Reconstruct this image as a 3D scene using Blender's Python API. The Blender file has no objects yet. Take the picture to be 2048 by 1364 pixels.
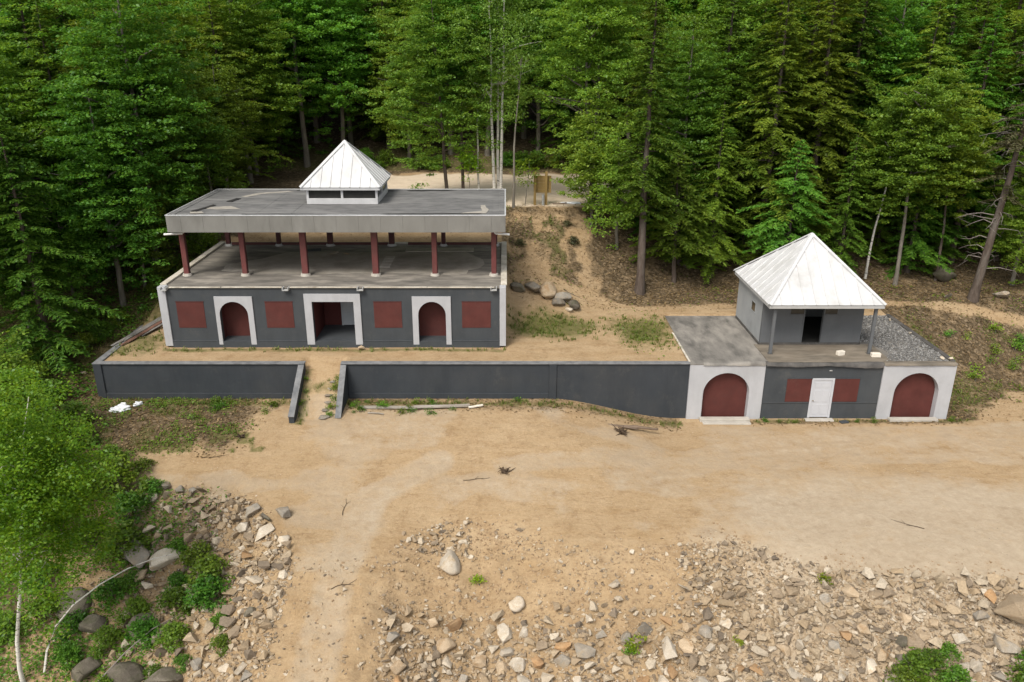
import bpy, bmesh, math, random
import numpy as np
from mathutils import Vector, Matrix

# ------------------------------------------------------------------ camera, sky, sun, exposure
scene = bpy.context.scene
COL = scene.collection
CAM_Z = 17.96
PITCH = 20.4
cam_data = bpy.data.cameras.new("camera")
cam = bpy.data.objects.new("camera", cam_data)
COL.objects.link(cam)
cam.location = (0, 0, CAM_Z)
cam.rotation_euler = (math.radians(90 - PITCH), 0, 0)
cam_data.sensor_width = 36
cam_data.lens = 28.0
cam_data.shift_x = 14 / 2048
cam_data.clip_end = 2000
scene.camera = cam

SUN_EL, SUN_AZ = 52.0, 212.0      # azimuth of the sun, clockwise from +Y: left, behind the camera
world = bpy.data.worlds.new("World")
scene.world = world
world.use_nodes = True
wn, wl = world.node_tree.nodes, world.node_tree.links
wn.clear()
w_out = wn.new("ShaderNodeOutputWorld")
w_bg = wn.new("ShaderNodeBackground")
w_sky = wn.new("ShaderNodeTexSky")
w_hsv = wn.new("ShaderNodeHueSaturation")
w_sky.sky_type = 'NISHITA'
w_sky.sun_disc = False
w_sky.sun_elevation = math.radians(SUN_EL)
w_sky.sun_rotation = math.radians(SUN_AZ)
w_sky.dust_density = 3.0
w_hsv.inputs["Saturation"].default_value = 0.22
w_bg.inputs["Strength"].default_value = 0.15
wl.new(w_sky.outputs[0], w_hsv.inputs["Color"])
wl.new(w_hsv.outputs[0], w_bg.inputs[0])
wl.new(w_bg.outputs[0], w_out.inputs[0])

sun_data = bpy.data.lights.new("sun", 'SUN')
sun_data.energy = 1.9
sun_data.angle = math.radians(22)
sun_data.color = (1.0, 0.93, 0.83)
sun = bpy.data.objects.new("sun", sun_data)
COL.objects.link(sun)
_az, _el = math.radians(SUN_AZ), math.radians(SUN_EL)
sun_vec = Vector((math.sin(_az) * math.cos(_el), math.cos(_az) * math.cos(_el), math.sin(_el)))
sun.rotation_euler = sun_vec.to_track_quat('Z', 'Y').to_euler()
sun.location = sun_vec * 60

scene.view_settings.view_transform = 'Standard'
scene.view_settings.look = 'None'
scene.view_settings.exposure = 0.50
scene.view_settings.gamma = 1.0
scene.cycles.max_bounces = 6
scene.cycles.diffuse_bounces = 4
scene.cycles.transmission_bounces = 3
scene.cycles.use_denoising = True

rng = np.random.default_rng(7)
random.seed(7)

# ------------------------------------------------------------------ materials
def new_mat(name):
    m = bpy.data.materials.new(name)
    m.use_nodes = True
    nt = m.node_tree
    nt.nodes.clear()
    out = nt.nodes.new("ShaderNodeOutputMaterial")
    return m, nt, out

class NT:
    """thin helper round a node tree"""
    def __init__(self, nt):
        self.n, self.l = nt.nodes, nt.links
    def node(self, typ, **kw):
        n = self.n.new(typ)
        for k, v in kw.items():
            setattr(n, k, v)
        return n
    def put(self, sock, v):
        if isinstance(v, bpy.types.NodeSocket):
            self.l.new(v, sock)
        elif isinstance(v, (tuple, list)) and len(v) == 3 and sock.type == 'RGBA':
            sock.default_value = (*v, 1)
        else:
            sock.default_value = v
    def coords(self, kind="Object", scale=(1, 1, 1)):
        tc = self.node("ShaderNodeTexCoord")
        mp = self.node("ShaderNodeMapping")
        mp.inputs["Scale"].default_value = scale
        self.l.new(tc.outputs[kind], mp.inputs[0])
        return mp.outputs[0]
    def world(self, scale=(1, 1, 1)):
        g = self.node("ShaderNodeNewGeometry")
        mp = self.node("ShaderNodeMapping")
        mp.inputs["Scale"].default_value = scale
        self.l.new(g.outputs["Position"], mp.inputs[0])
        return mp.outputs[0]
    def noise(self, vec, scale, detail=4, rough=0.55):
        n = self.node("ShaderNodeTexNoise")
        n.inputs["Scale"].default_value = scale
        n.inputs["Detail"].default_value = detail
        n.inputs["Roughness"].default_value = rough
        if vec is not None:
            self.l.new(vec, n.inputs["Vector"])
        return n.outputs["Fac"]
    def ramp(self, fac, stops):
        r = self.node("ShaderNodeValToRGB")
        e = r.color_ramp.elements
        while len(e) < len(stops):
            e.new(0.5)
        for i, (p, c) in enumerate(stops):
            e[i].position = p
            e[i].color = (*c, 1) if isinstance(c, (tuple, list)) else (c, c, c, 1)
        self.put(r.inputs[0], fac)
        return r.outputs[0]
    def mix(self, fac, a, b, mode='MIX'):
        m = self.node("ShaderNodeMix", data_type='RGBA', blend_type=mode)
        self.put(m.inputs[0], fac)
        self.put(m.inputs[6], a)
        self.put(m.inputs[7], b)
        return m.outputs[2]
    def math(self, op, a, b=None, clamp=False):
        m = self.node("ShaderNodeMath", operation=op, use_clamp=clamp)
        self.put(m.inputs[0], a)
        if b is not None:
            self.put(m.inputs[1], b)
        return m.outputs[0]
    def bump(self, height, strength, dist):
        b = self.node("ShaderNodeBump")
        b.inputs["Strength"].default_value = strength
        b.inputs["Distance"].default_value = dist
        self.put(b.inputs["Height"], height)
        return b.outputs[0]
    def bsdf(self, out, color, rough=0.8, normal=None, metallic=0.0, spec=0.3):
        p = self.node("ShaderNodeBsdfPrincipled")
        self.put(p.inputs["Base Color"], color)
        self.put(p.inputs["Roughness"], rough)
        p.inputs["Metallic"].default_value = metallic
        p.inputs["Specular IOR Level"].default_value = spec
        if normal is not None:
            self.put(p.inputs["Normal"], normal)
        self.l.new(p.outputs[0], out.inputs[0])
        return p

def surface(name, c1, c2, scale=3.0, rough=0.8, bump=0.15, bdist=0.01, bscale=40.0, stretch=(1, 1, 1),
            stain=None, stain_scale=0.6, stain_amt=0.5, spec=0.25, metallic=0.0, grime=0.0):
    m, nt, out = new_mat(name)
    N = NT(nt)
    v = N.world(stretch)
    f = N.noise(v, scale, 6, 0.62)
    f = N.ramp(f, [(0.32, 0.0), (0.68, 1.0)])
    c = N.mix(f, c1, c2)
    if stain is not None:
        s = N.noise(N.world((stretch[0], stretch[1], stretch[2])), stain_scale, 7, 0.65)
        s = N.ramp(s, [(0.5, 0.0), (0.66, stain_amt)])
        c = N.mix(s, c, stain)
    if grime:
        g = N.noise(N.world((0.9, 0.9, 0.22)), 1.3, 7, 0.75)
        g = N.ramp(g, [(0.44, 1.0), (0.70, 1.0 - grime * .8)])
        c = N.mix(1.0, c, g, 'MULTIPLY')
        g2 = N.ramp(N.noise(N.world((1, 1, 1)), 1.1, 8, 0.8), [(0.56, 0.0), (0.72, grime * .9)])
        c = N.mix(g2, c, (0.16, 0.145, 0.12))
    h = N.noise(N.world(), bscale, 3, 0.6)
    N.bsdf(out, c, rough, N.bump(h, bump, bdist), metallic, spec)
    return m

M = {}
M['grey_paint'] = surface('grey_paint', (0.048, 0.054, 0.060), (0.060, 0.066, 0.071), 0.8, 0.75, 0.25, 0.01, 30, stain=(0.068, 0.07, 0.07), stain_scale=0.35, stain_amt=0.5, grime=0.22)
M['dark_paint'] = surface('dark_paint', (0.036, 0.042, 0.049), (0.046, 0.051, 0.057), 0.7, 0.75, 0.25, 0.01, 30, stain=(0.055, 0.057, 0.058), stain_scale=0.3, stain_amt=0.5, grime=0.22)
M['coping'] = surface('coping', (0.13, 0.135, 0.14), (0.22, 0.22, 0.22), 2.5, 0.85, 0.3, 0.01, 40, stain=(0.07, 0.07, 0.07), stain_scale=1.5)
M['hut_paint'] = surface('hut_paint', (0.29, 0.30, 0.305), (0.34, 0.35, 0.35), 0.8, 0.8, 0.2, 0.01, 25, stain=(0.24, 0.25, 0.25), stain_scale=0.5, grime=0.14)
M['hut_shaded'] = surface('hut_shaded', (0.105, 0.11, 0.115), (0.125, 0.13, 0.135), 0.8, 0.8, 0.2, 0.01, 25, grime=0.15)  # darker copy of hut_paint: the porch shade is put into the colour
M['white_paint'] = surface('white_paint', (0.38, 0.385, 0.40), (0.43, 0.435, 0.45), 0.9, 0.7, 0.2, 0.01, 25, stain=(0.35, 0.35, 0.355), stain_scale=0.6, grime=0.14)
M['red_paint'] = surface('red_paint', (0.082, 0.024, 0.020), (0.105, 0.032, 0.027), 1.5, 0.65, 0.1, 0.005, 30, stain=(0.078, 0.03, 0.026), stain_scale=1.2, grime=0.18)
M['column_red'] = surface('column_red', (0.115, 0.03, 0.028), (0.15, 0.046, 0.042), 2.5, 0.5, 0.1, 0.004, 60, stain=(0.10, 0.05, 0.04), stain_scale=2.0, spec=0.4)
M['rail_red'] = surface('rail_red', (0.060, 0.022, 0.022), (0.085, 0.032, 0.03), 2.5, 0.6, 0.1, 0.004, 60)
M['fascia'] = surface('fascia', (0.175, 0.17, 0.155), (0.22, 0.215, 0.197), 0.9, 0.45, 0.05, 0.005, 10, stretch=(1, 1, 0.4), stain=(0.145, 0.14, 0.127), stain_scale=0.7, stain_amt=0.7, spec=0.2)
M['flashing'] = surface('flashing', (0.42, 0.43, 0.44), (0.55, 0.56, 0.57), 3, 0.4, 0.05, 0.004, 40, spec=0.5)
M['metal_white'] = surface('metal_white', (0.50, 0.50, 0.50), (0.56, 0.56, 0.555), 1.2, 0.5, 0.03, 0.003, 12, stretch=(1, 1, 0.3), stain=(0.41, 0.405, 0.385), stain_scale=0.9, stain_amt=0.7, spec=0.3)
M['trim_grey'] = surface('trim_grey', (0.34, 0.34, 0.33), (0.42, 0.42, 0.41), 2, 0.6, 0.05, 0.004, 30)
M['cupola_trim'] = surface('cupola_trim', (0.42, 0.42, 0.42), (0.50, 0.50, 0.50), 2, 0.6, 0.05, 0.004, 30)
M['pale_edge'] = surface('pale_edge', (0.46, 0.41, 0.33), (0.62, 0.58, 0.50), 3, 0.85, 0.3, 0.01, 40, stain=(0.20, 0.17, 0.13), stain_scale=1.6)
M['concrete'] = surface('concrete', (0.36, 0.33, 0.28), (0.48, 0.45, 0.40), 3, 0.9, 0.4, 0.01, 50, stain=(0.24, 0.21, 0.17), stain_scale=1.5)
M['screed'] = surface('screed', (0.27, 0.245, 0.205), (0.36, 0.33, 0.28), 1.2, 0.85, 0.3, 0.008, 40, stain=(0.20, 0.18, 0.145), stain_scale=0.5, stain_amt=0.8)
M['deck_felt'] = surface('deck_felt', (0.10, 0.093, 0.082), (0.22, 0.20, 0.172), 1.4, 0.85, 0.4, 0.012, 30, stretch=(0.45, 1.3, 1), stain=(0.33, 0.30, 0.255), stain_scale=0.9, stain_amt=0.8)
M['roof_felt'] = surface('roof_felt', (0.085, 0.084, 0.083), (0.185, 0.182, 0.178), 3.2, 0.8, 0.4, 0.012, 25, stretch=(0.4, 1.6, 1), stain=(0.235, 0.23, 0.22), stain_scale=0.5, stain_amt=0.7)
M['slab_felt'] = surface('slab_felt', (0.085, 0.08, 0.073), (0.25, 0.232, 0.205), 1.1, 0.85, 0.5, 0.012, 30, stretch=(1.3, 0.5, 1), stain=(0.31, 0.285, 0.25), stain_scale=0.7, stain_amt=0.75)
M['porch_slab'] = surface('porch_slab', (0.15, 0.125, 0.095), (0.24, 0.205, 0.16), 1.4, 0.85, 0.4, 0.012, 30, stretch=(0.5, 1.4, 1), stain=(0.09, 0.08, 0.065), stain_scale=0.8, stain_amt=0.7)
M['tear'] = surface('tear', (0.02, 0.02, 0.02), (0.035, 0.033, 0.03), 3, 0.9)
M['membrane'] = surface('membrane', (0.055, 0.053, 0.05), (0.12, 0.11, 0.10), 2, 0.7, 0.4, 0.01, 20)
M['patch_pale'] = surface('patch_pale', (0.26, 0.24, 0.21), (0.38, 0.35, 0.30), 3, 0.9, 0.3, 0.01, 30)
M['dark_glass'] = surface('dark_glass', (0.018, 0.018, 0.017), (0.03, 0.03, 0.027), 2, 0.15, 0.02, 0.002, 5, spec=0.5)
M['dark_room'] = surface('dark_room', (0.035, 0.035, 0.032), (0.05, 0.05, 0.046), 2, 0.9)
M['recess_red'] = surface('recess_red', (0.085, 0.024, 0.021), (0.105, 0.03, 0.027), 1.4, 0.8)
M['door_white'] = surface('door_white', (0.43, 0.44, 0.465), (0.48, 0.49, 0.515), 1.2, 0.5, 0.05, 0.004, 20)
M['door_grey'] = surface('door_grey', (0.42, 0.45, 0.47), (0.48, 0.51, 0.53), 1.2, 0.5, 0.05, 0.004, 20)
M['brass'] = surface('brass', (0.25, 0.20, 0.12), (0.32, 0.26, 0.16), 5, 0.35, metallic=0.9, spec=0.5)
M['pvc'] = surface('pvc', (0.72, 0.72, 0.70), (0.8, 0.8, 0.78), 2, 0.4, 0.02, 0.002, 10, spec=0.5)
M['pine_board'] = surface('pine_board', (0.20, 0.135, 0.045), (0.27, 0.185, 0.07), 3, 0.8, 0.3, 0.006, 40, stretch=(1, 1, 0.2), stain=(0.15, 0.10, 0.035), stain_scale=1.4)
M['old_board'] = surface('old_board', (0.26, 0.23, 0.19), (0.40, 0.36, 0.31), 3, 0.9, 0.4, 0.008, 40, stretch=(0.3, 2, 2), stain=(0.17, 0.14, 0.11), stain_scale=2)
M['grey_board'] = surface('grey_board', (0.17, 0.16, 0.15), (0.30, 0.285, 0.26), 3, 0.9, 0.4, 0.008, 40, stretch=(2, 0.4, 2), stain=(0.10, 0.085, 0.07), stain_scale=2)
M['red_board'] = surface('red_board', (0.13, 0.07, 0.05), (0.20, 0.11, 0.08), 3, 0.9, 0.4, 0.008, 40, stretch=(2, 0.4, 2))
M['galv'] = surface('galv', (0.30, 0.31, 0.30), (0.40, 0.41, 0.40), 5, 0.45, metallic=0.4, spec=0.5)
M['plastic'] = surface('plastic', (0.72, 0.74, 0.76), (0.84, 0.85, 0.86), 6, 0.4, 0.4, 0.02, 18)
M['brick_clay'] = surface('brick_clay', (0.40, 0.30, 0.24), (0.50, 0.39, 0.32), 6, 0.9)
M['white_block'] = surface('white_block', (0.62, 0.56, 0.47), (0.74, 0.69, 0.60), 5, 0.9, 0.4, 0.01, 40)
M['bark'] = surface('bark', (0.060, 0.045, 0.035), (0.125, 0.098, 0.080), 6, 0.95, 0.8, 0.03, 14, stretch=(1, 1, 0.25), stain=(0.16, 0.15, 0.13), stain_scale=2)
M['bark_grey'] = surface('bark_grey', (0.12, 0.105, 0.085), (0.21, 0.19, 0.155), 5, 0.95, 0.6, 0.02, 14, stretch=(1, 1, 0.3))
M['dead_wood'] = surface('dead_wood', (0.17, 0.145, 0.125), (0.27, 0.24, 0.21), 5, 0.95, 0.4, 0.01, 20)
M['root_dirt'] = surface('root_dirt', (0.055, 0.037, 0.024), (0.10, 0.07, 0.045), 6, 0.95, 0.8, 0.03, 14)
M['log_bark'] = surface('log_bark', (0.12, 0.085, 0.06), (0.23, 0.175, 0.13), 5, 0.95, 0.8, 0.02, 20, stretch=(0.3, 1, 1))

def birch_bark():
    m, nt, out = new_mat('birch_bark')
    N = NT(nt)
    v = N.world((1.5, 1.5, 9))
    f = N.ramp(N.noise(v, 1.6, 4, 0.7), [(0.56, 0.0), (0.64, 1.0)])
    c = N.mix(f, (0.62, 0.59, 0.53), (0.06, 0.05, 0.045))
    N.bsdf(out, c, 0.8, N.bump(f, 0.3, 0.01))
    return m
M['birch_bark'] = birch_bark()

def leaf_mat(name, c_lo, c_mid, c_hi, trans=0.35, hue=0.03):
    m, nt, out = new_mat(name)
    N = NT(nt)
    g = N.node("ShaderNodeNewGeometry")
    oi = N.node("ShaderNodeObjectInfo")
    n = N.noise(N.world(), 0.55, 3, 0.6)
    r = N.math('MULTIPLY', g.outputs["Random Per Island"], 0.55)
    s = N.math('MULTIPLY', n, 0.62)
    f = N.math('ADD', r, s)
    f = N.math('SUBTRACT', f, 0.08)
    c = N.ramp(f, [(0.15, c_lo), (0.52, c_mid), (0.9, c_hi)])
    h = N.node("ShaderNodeHueSaturation")
    N.put(h.inputs["Hue"], N.math('ADD', N.math('MULTIPLY', N.math('FRACT', N.math('MULTIPLY', oi.outputs["Random"], 7.31)), hue * 2), 0.5 - hue * 1.25))
    N.put(h.inputs["Value"], N.math('ADD', N.math('MULTIPLY', oi.outputs["Random"], 0.55), 0.85))
    N.put(h.inputs["Color"], c)
    d = N.node("ShaderNodeBsdfDiffuse")
    t = N.node("ShaderNodeBsdfTranslucent")
    gl = N.node("ShaderNodeBsdfGlossy")
    gl.inputs["Roughness"].default_value = 0.45
    gl.inputs["Color"].default_value = (0.5, 0.55, 0.5, 1)
    N.put(d.inputs[0], h.outputs[0])
    tc = N.mix(1.0, h.outputs[0], (1.15, 1.05, 0.5), 'MULTIPLY')
    N.put(t.inputs[0], tc)
    mx = N.node("ShaderNodeMixShader")
    mx.inputs[0].default_value = trans
    nt.links.new(d.outputs[0], mx.inputs[1])
    nt.links.new(t.outputs[0], mx.inputs[2])
    m2 = N.node("ShaderNodeMixShader")
    m2.inputs[0].default_value = 0.035
    nt.links.new(mx.outputs[0], m2.inputs[1])
    nt.links.new(gl.outputs[0], m2.inputs[2])
    nt.links.new(m2.outputs[0], out.inputs[0])
    return m
M['leaf_hemlock'] = leaf_mat('leaf_hemlock', (0.052, 0.112, 0.016), (0.105, 0.200, 0.024), (0.200, 0.300, 0.032), 0.42)
M['leaf_beech'] = leaf_mat('leaf_beech', (0.064, 0.148, 0.020), (0.120, 0.235, 0.028), (0.205, 0.330, 0.036), 0.48)
M['leaf_light'] = leaf_mat('leaf_light', (0.095, 0.215, 0.032), (0.165, 0.310, 0.042), (0.260, 0.400, 0.052), 0.5)
M['leaf_birch'] = leaf_mat('leaf_birch', (0.095, 0.190, 0.034), (0.145, 0.260, 0.042), (0.200, 0.320, 0.052), 0.48)
M['leaf_yellow'] = leaf_mat('leaf_yellow', (0.090, 0.185, 0.012), (0.165, 0.285, 0.016), (0.290, 0.390, 0.024), 0.5)
M['leaf_shrub'] = leaf_mat('leaf_shrub', (0.052, 0.125, 0.014), (0.095, 0.200, 0.020), (0.165, 0.280, 0.028), 0.44)
M['leaf_dead'] = leaf_mat('leaf_dead', (0.060, 0.070, 0.030), (0.085, 0.090, 0.040), (0.12, 0.11, 0.055), 0.2)
M['grass'] = leaf_mat('grass', (0.070, 0.095, 0.020), (0.120, 0.150, 0.026), (0.19, 0.19, 0.05), 0.3)
M['litter'] = leaf_mat('litter', (0.075, 0.045, 0.024), (0.17, 0.105, 0.055), (0.33, 0.225, 0.125), 0.1)

def rock_mat(name, a, b, stain):
    m, nt, out = new_mat(name)
    N = NT(nt)
    oi = N.node("ShaderNodeObjectInfo")
    v = N.world()
    f = N.ramp(N.noise(v, 4, 7, 0.7), [(0.3, 0.0), (0.7, 1.0)])
    c = N.mix(f, a, b)
    s = N.ramp(N.noise(N.world((1, 1, 1.4)), 2.2, 6, 0.65), [(0.52, 0.0), (0.68, 0.75)])
    c = N.mix(s, c, stain)
    sp = N.ramp(N.noise(v, 45, 3, 0.7), [(0.35, 0.72), (0.62, 1.12)])
    c = N.mix(1.0, c, sp, 'MULTIPLY')
    dirt = N.ramp(N.noise(v, 1.7, 6, 0.75), [(0.44, 0.0), (0.66, 0.4)])
    c = N.mix(dirt, c, (0.36, 0.265, 0.165) if name != 'rock_dark' else (0.10, 0.10, 0.05))
    hv = N.node("ShaderNodeHueSaturation")
    N.put(hv.inputs["Value"], N.math('ADD', N.math('MULTIPLY', oi.outputs["Random"], 0.5), 0.72))
    N.put(hv.inputs["Color"], c)
    h = N.noise(v, 16, 6, 0.7)
    N.bsdf(out, hv.outputs[0], 0.9, N.bump(h, 0.5, 0.03))
    return m
M['rock_pale'] = rock_mat('rock_pale', (0.43, 0.37, 0.285), (0.56, 0.50, 0.41), (0.36, 0.26, 0.15))
M['rock_grey'] = rock_mat('rock_grey', (0.21, 0.188, 0.155), (0.33, 0.298, 0.25), (0.32, 0.245, 0.155))
M['rock_tan'] = rock_mat('rock_tan', (0.34, 0.255, 0.165), (0.46, 0.36, 0.245), (0.29, 0.165, 0.065))
M['rock_rust'] = rock_mat('rock_rust', (0.30, 0.165, 0.07), (0.41, 0.265, 0.14), (0.21, 0.12, 0.06))
M['rock_dark'] = rock_mat('rock_dark', (0.105, 0.088, 0.066), (0.20, 0.172, 0.135), (0.085, 0.085, 0.045))

def pebble_mat(name='pebble', grey=False):
    m, nt, out = new_mat(name)
    N = NT(nt)
    g = N.node("ShaderNodeNewGeometry")
    if grey:
        c = N.ramp(g.outputs["Random Per Island"], [(0.0, (0.10, 0.098, 0.094)), (0.5, (0.19, 0.186, 0.178)), (1.0, (0.38, 0.37, 0.35))])
    else:
        c = N.ramp(g.outputs["Random Per Island"], [(0.0, (0.16, 0.128, 0.095)), (0.25, (0.30, 0.23, 0.155)), (0.5, (0.37, 0.275, 0.17)), (0.75, (0.41, 0.33, 0.23)), (1.0, (0.54, 0.465, 0.36))])
    f = N.ramp(N.noise(N.world(), 14, 4, 0.7), [(0.3, 0.7), (0.7, 1.1)])
    c = N.mix(1.0, c, f, 'MULTIPLY')
    N.bsdf(out, c, 0.9, N.bump(N.noise(N.world(), 40, 3), 0.4, 0.01))
    return m
M['pebble'] = pebble_mat()
M['grey_gravel'] = pebble_mat('grey_gravel', True)
M['clod'] = surface('clod', (0.25, 0.168, 0.095), (0.37, 0.27, 0.165), 1.2, 0.95, 0.4, 0.01, 30)

def ground_mat():
    m, nt, out = new_mat('ground_soil')
    N = NT(nt)
    at = N.node("ShaderNodeAttribute", attribute_name='cover')
    sep = N.node("ShaderNodeSeparateColor")
    N.put(sep.inputs[0], at.outputs["Color"])
    litter, green, gravel = sep.outputs[0], sep.outputs[1], sep.outputs[2]
    damp = at.outputs["Alpha"]
    w = N.world()
    # sand
    f1 = N.ramp(N.noise(w, 0.35, 7, 0.68), [(0.3, 0.0), (0.72, 1.0)])
    sand = N.mix(f1, (0.315, 0.21, 0.108), (0.42, 0.305, 0.18))
    f2 = N.ramp(N.noise(N.world((0.35, 1.7, 1)), 1.2, 7, 0.7), [(0.36, 0.0), (0.68, 1.0)])
    sand = N.mix(N.math('MULTIPLY', f2, 0.55), sand, (0.44, 0.33, 0.205))
    f3 = N.ramp(N.noise(w, 1.3, 8, 0.80), [(0.50, 0.0), (0.66, 0.6)])
    sand = N.mix(f3, sand, (0.24, 0.15, 0.075))
    f4 = N.ramp(N.noise(N.world((0.5, 2.2, 1)), 3.2, 8, 0.85), [(0.54, 0.0), (0.62, 0.6)])
    sand = N.mix(f4, sand, (0.23, 0.15, 0.085))
    f5 = N.ramp(N.noise(w, 9, 6, 0.85), [(0.32, 0.80), (0.66, 1.10)])
    sand = N.mix(1.0, sand, f5, 'MULTIPLY')
    # tiny stones
    vo = N.node("ShaderNodeTexVoronoi")
    vo.inputs["Scale"].default_value = 9
    N.put(vo.inputs["Vector"], w)
    st = N.ramp(vo.outputs["Distance"], [(0.10, 1.0), (0.17, 0.0)])
    pick = N.ramp(N.node("ShaderNodeSeparateColor").outputs[0], [(0, 0), (1, 1)]) if False else None
    sc = N.node("ShaderNodeSeparateColor")
    N.put(sc.inputs[0], vo.outputs["Color"])
    few = N.ramp(sc.outputs[0], [(0.86, 0.0), (0.90, 1.0)])
    stc = N.ramp(sc.outputs[1], [(0.0, (0.19, 0.14, 0.10)), (0.5, (0.40, 0.33, 0.24)), (1.0, (0.62, 0.56, 0.48))])
    sand = N.mix(N.math('MULTIPLY', st, few), sand, stc)
    # pale gravel
    gc = N.ramp(N.noise(w, 3.0, 8, 0.75), [(0.3, (0.35, 0.275, 0.19)), (0.7, (0.44, 0.36, 0.26))])
    edge = N.ramp(N.noise(w, 0.7, 6, 0.7), [(0.3, 0.0), (0.7, 1.0)])
    edge2 = N.ramp(N.noise(w, 3.5, 6, 0.75), [(0.3, 0.0), (0.7, 1.0)])
    edge = N.math('ADD', N.math('MULTIPLY', edge, 0.6), N.math('MULTIPLY', edge2, 0.4))
    def soft(mask, k=1.9):
        a = N.math('ADD', N.math('MULTIPLY', mask, k), N.math('MULTIPLY', edge, 1.5))
        return N.math('SUBTRACT', a, 1.45, True)
    c = N.mix(soft(gravel), sand, gc)
    # damp, darker dirt
    c = N.mix(N.math('MULTIPLY', soft(damp), 0.6), c, (0.225, 0.15, 0.08))
    pale = N.node("ShaderNodeAttribute", attribute_name='pale')
    c = N.mix(soft(pale.outputs["Fac"]), c, N.ramp(N.noise(w, 1.2, 7, 0.7), [(0.3, (0.56, 0.45, 0.33)), (0.7, (0.66, 0.55, 0.42))]))
    # leaf litter
    vl = N.node("ShaderNodeTexVoronoi")
    vl.inputs["Scale"].default_value = 7
    N.put(vl.inputs["Vector"], w)
    sl = N.node("ShaderNodeSeparateColor")
    N.put(sl.inputs[0], vl.outputs["Color"])
    lc = N.ramp(sl.outputs[0], [(0.0, (0.05, 0.038, 0.023)), (0.5, (0.115, 0.083, 0.05)), (0.85, (0.18, 0.132, 0.082)), (1.0, (0.30, 0.225, 0.145))])
    lc = N.mix(N.math('MULTIPLY', N.noise(w, 1.1, 5, 0.7), 0.7), lc, (0.085, 0.062, 0.034))
    c = N.mix(soft(litter), c, lc)
    # moss and low green
    mc = N.ramp(N.noise(w, 5, 6, 0.7), [(0.3, (0.06, 0.062, 0.02)), (0.7, (0.125, 0.135, 0.035))])
    c = N.mix(N.math('MULTIPLY', soft(green, 1.9), 0.85), c, mc)
    h1 = N.noise(w, 2.2, 8, 0.72)
    h2 = N.noise(w, 18, 5, 0.7)
    h = N.math('ADD', N.math('MULTIPLY', h1, 0.7), N.math('MULTIPLY', h2, 0.16))
    h = N.math('ADD', h, N.math('MULTIPLY', N.math('MULTIPLY', st, few), 0.06))
    N.bsdf(out, c, 0.95, N.bump(h, 0.8, 0.12), spec=0.1)
    return m
M['ground'] = ground_mat()

# ------------------------------------------------------------------ object helpers
def mesh_np(name, verts, faces=None, quads=None, tris=None):
    """mesh from numpy arrays (all quads or all triangles)"""
    me = bpy.data.meshes.new(name)
    v = np.asarray(verts, dtype=np.float32)
    f = np.asarray(quads if quads is not None else tris, dtype=np.int32)
    k = f.shape[1]
    me.vertices.add(len(v))
    me.vertices.foreach_set('co', v.ravel())
    me.loops.add(f.size)
    me.loops.foreach_set('vertex_index', f.ravel())
    me.polygons.add(len(f))
    me.polygons.foreach_set('loop_start', np.arange(0, f.size, k, dtype=np.int32))
    me.update(calc_edges=True)
    return me

def link(name, me, mat=None, parent=None, loc=None, rot=None, scale=None):
    o = bpy.data.objects.new(name, me)
    COL.objects.link(o)
    if mat is not None and me is not None and len(me.materials) == 0:
        me.materials.append(M[mat] if isinstance(mat, str) else mat)
    if parent is not None:
        o.parent = parent
    if loc is not None:
        o.location = loc
    if rot is not None:
        o.rotation_euler = rot
    if scale is not None:
        o.scale = scale if isinstance(scale, (tuple, list)) else (scale,) * 3
    return o

def tag(o, label=None, cat=None, group=None, kind=None):
    if label: o['label'] = label
    if cat: o['category'] = cat
    if group: o['group'] = group
    if kind: o['kind'] = kind
    return o

def thing(name, loc, label, cat, group=None, rz=0.0, scale=None):
    o = link(name, None, loc=loc, rot=(0, 0, rz), scale=scale)
    o.empty_display_size = 0.2
    return tag(o, label, cat, group)

def bm_mesh(name, bm):
    me = bpy.data.meshes.new(name)
    bmesh.ops.recalc_face_normals(bm, faces=bm.faces)
    bm.to_mesh(me)
    bm.free()
    return me

def base(parent):
    """world offset of a parent empty (only unrotated, unscaled parents use world coordinates)"""
    p, off = parent, Vector((0, 0, 0))
    while p is not None:
        off += p.location
        p = p.parent
    return off

def bm_box(bm, x0, x1, y0, y1, z0, z1):
    r = bmesh.ops.create_cube(bm, size=1.0)
    for v in r['verts']:
        v.co = Vector((x0 + (v.co.x + .5) * (x1 - x0), y0 + (v.co.y + .5) * (y1 - y0), z0 + (v.co.z + .5) * (z1 - z0)))
    return r['verts']

def box(name, x0, x1, y0, y1, z0, z1, mat, parent=None, bev=0.0):
    """box in world coordinates"""
    bm = bmesh.new()
    bm_box(bm, x0, x1, y0, y1, z0, z1)
    if bev > 0:
        bmesh.ops.bevel(bm, geom=bm.edges[:], offset=bev, segments=1, affect='EDGES')
    off = base(parent)
    bmesh.ops.translate(bm, vec=-off, verts=bm.verts[:])
    return link(name, bm_mesh(name, bm), mat, parent)

def prism(name, pts, vec, mat, parent=None, bev=0.0):
    """polygon (world points) swept along vec"""
    bm = bmesh.new()
    off = base(parent)
    vs = [bm.verts.new(Vector(p) - off) for p in pts]
    f = bm.faces.new(vs)
    r = bmesh.ops.extrude_face_region(bm, geom=[f])
    bmesh.ops.translate(bm, vec=Vector(vec), verts=[g for g in r['geom'] if isinstance(g, bmesh.types.BMVert)])
    bmesh.ops.triangulate(bm, faces=[f for f in bm.faces if len(f.verts) > 4])
    if bev > 0:
        bmesh.ops.bevel(bm, geom=bm.edges[:], offset=bev, segments=1, affect='EDGES')
    return link(name, bm_mesh(name, bm), mat, parent)

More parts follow.
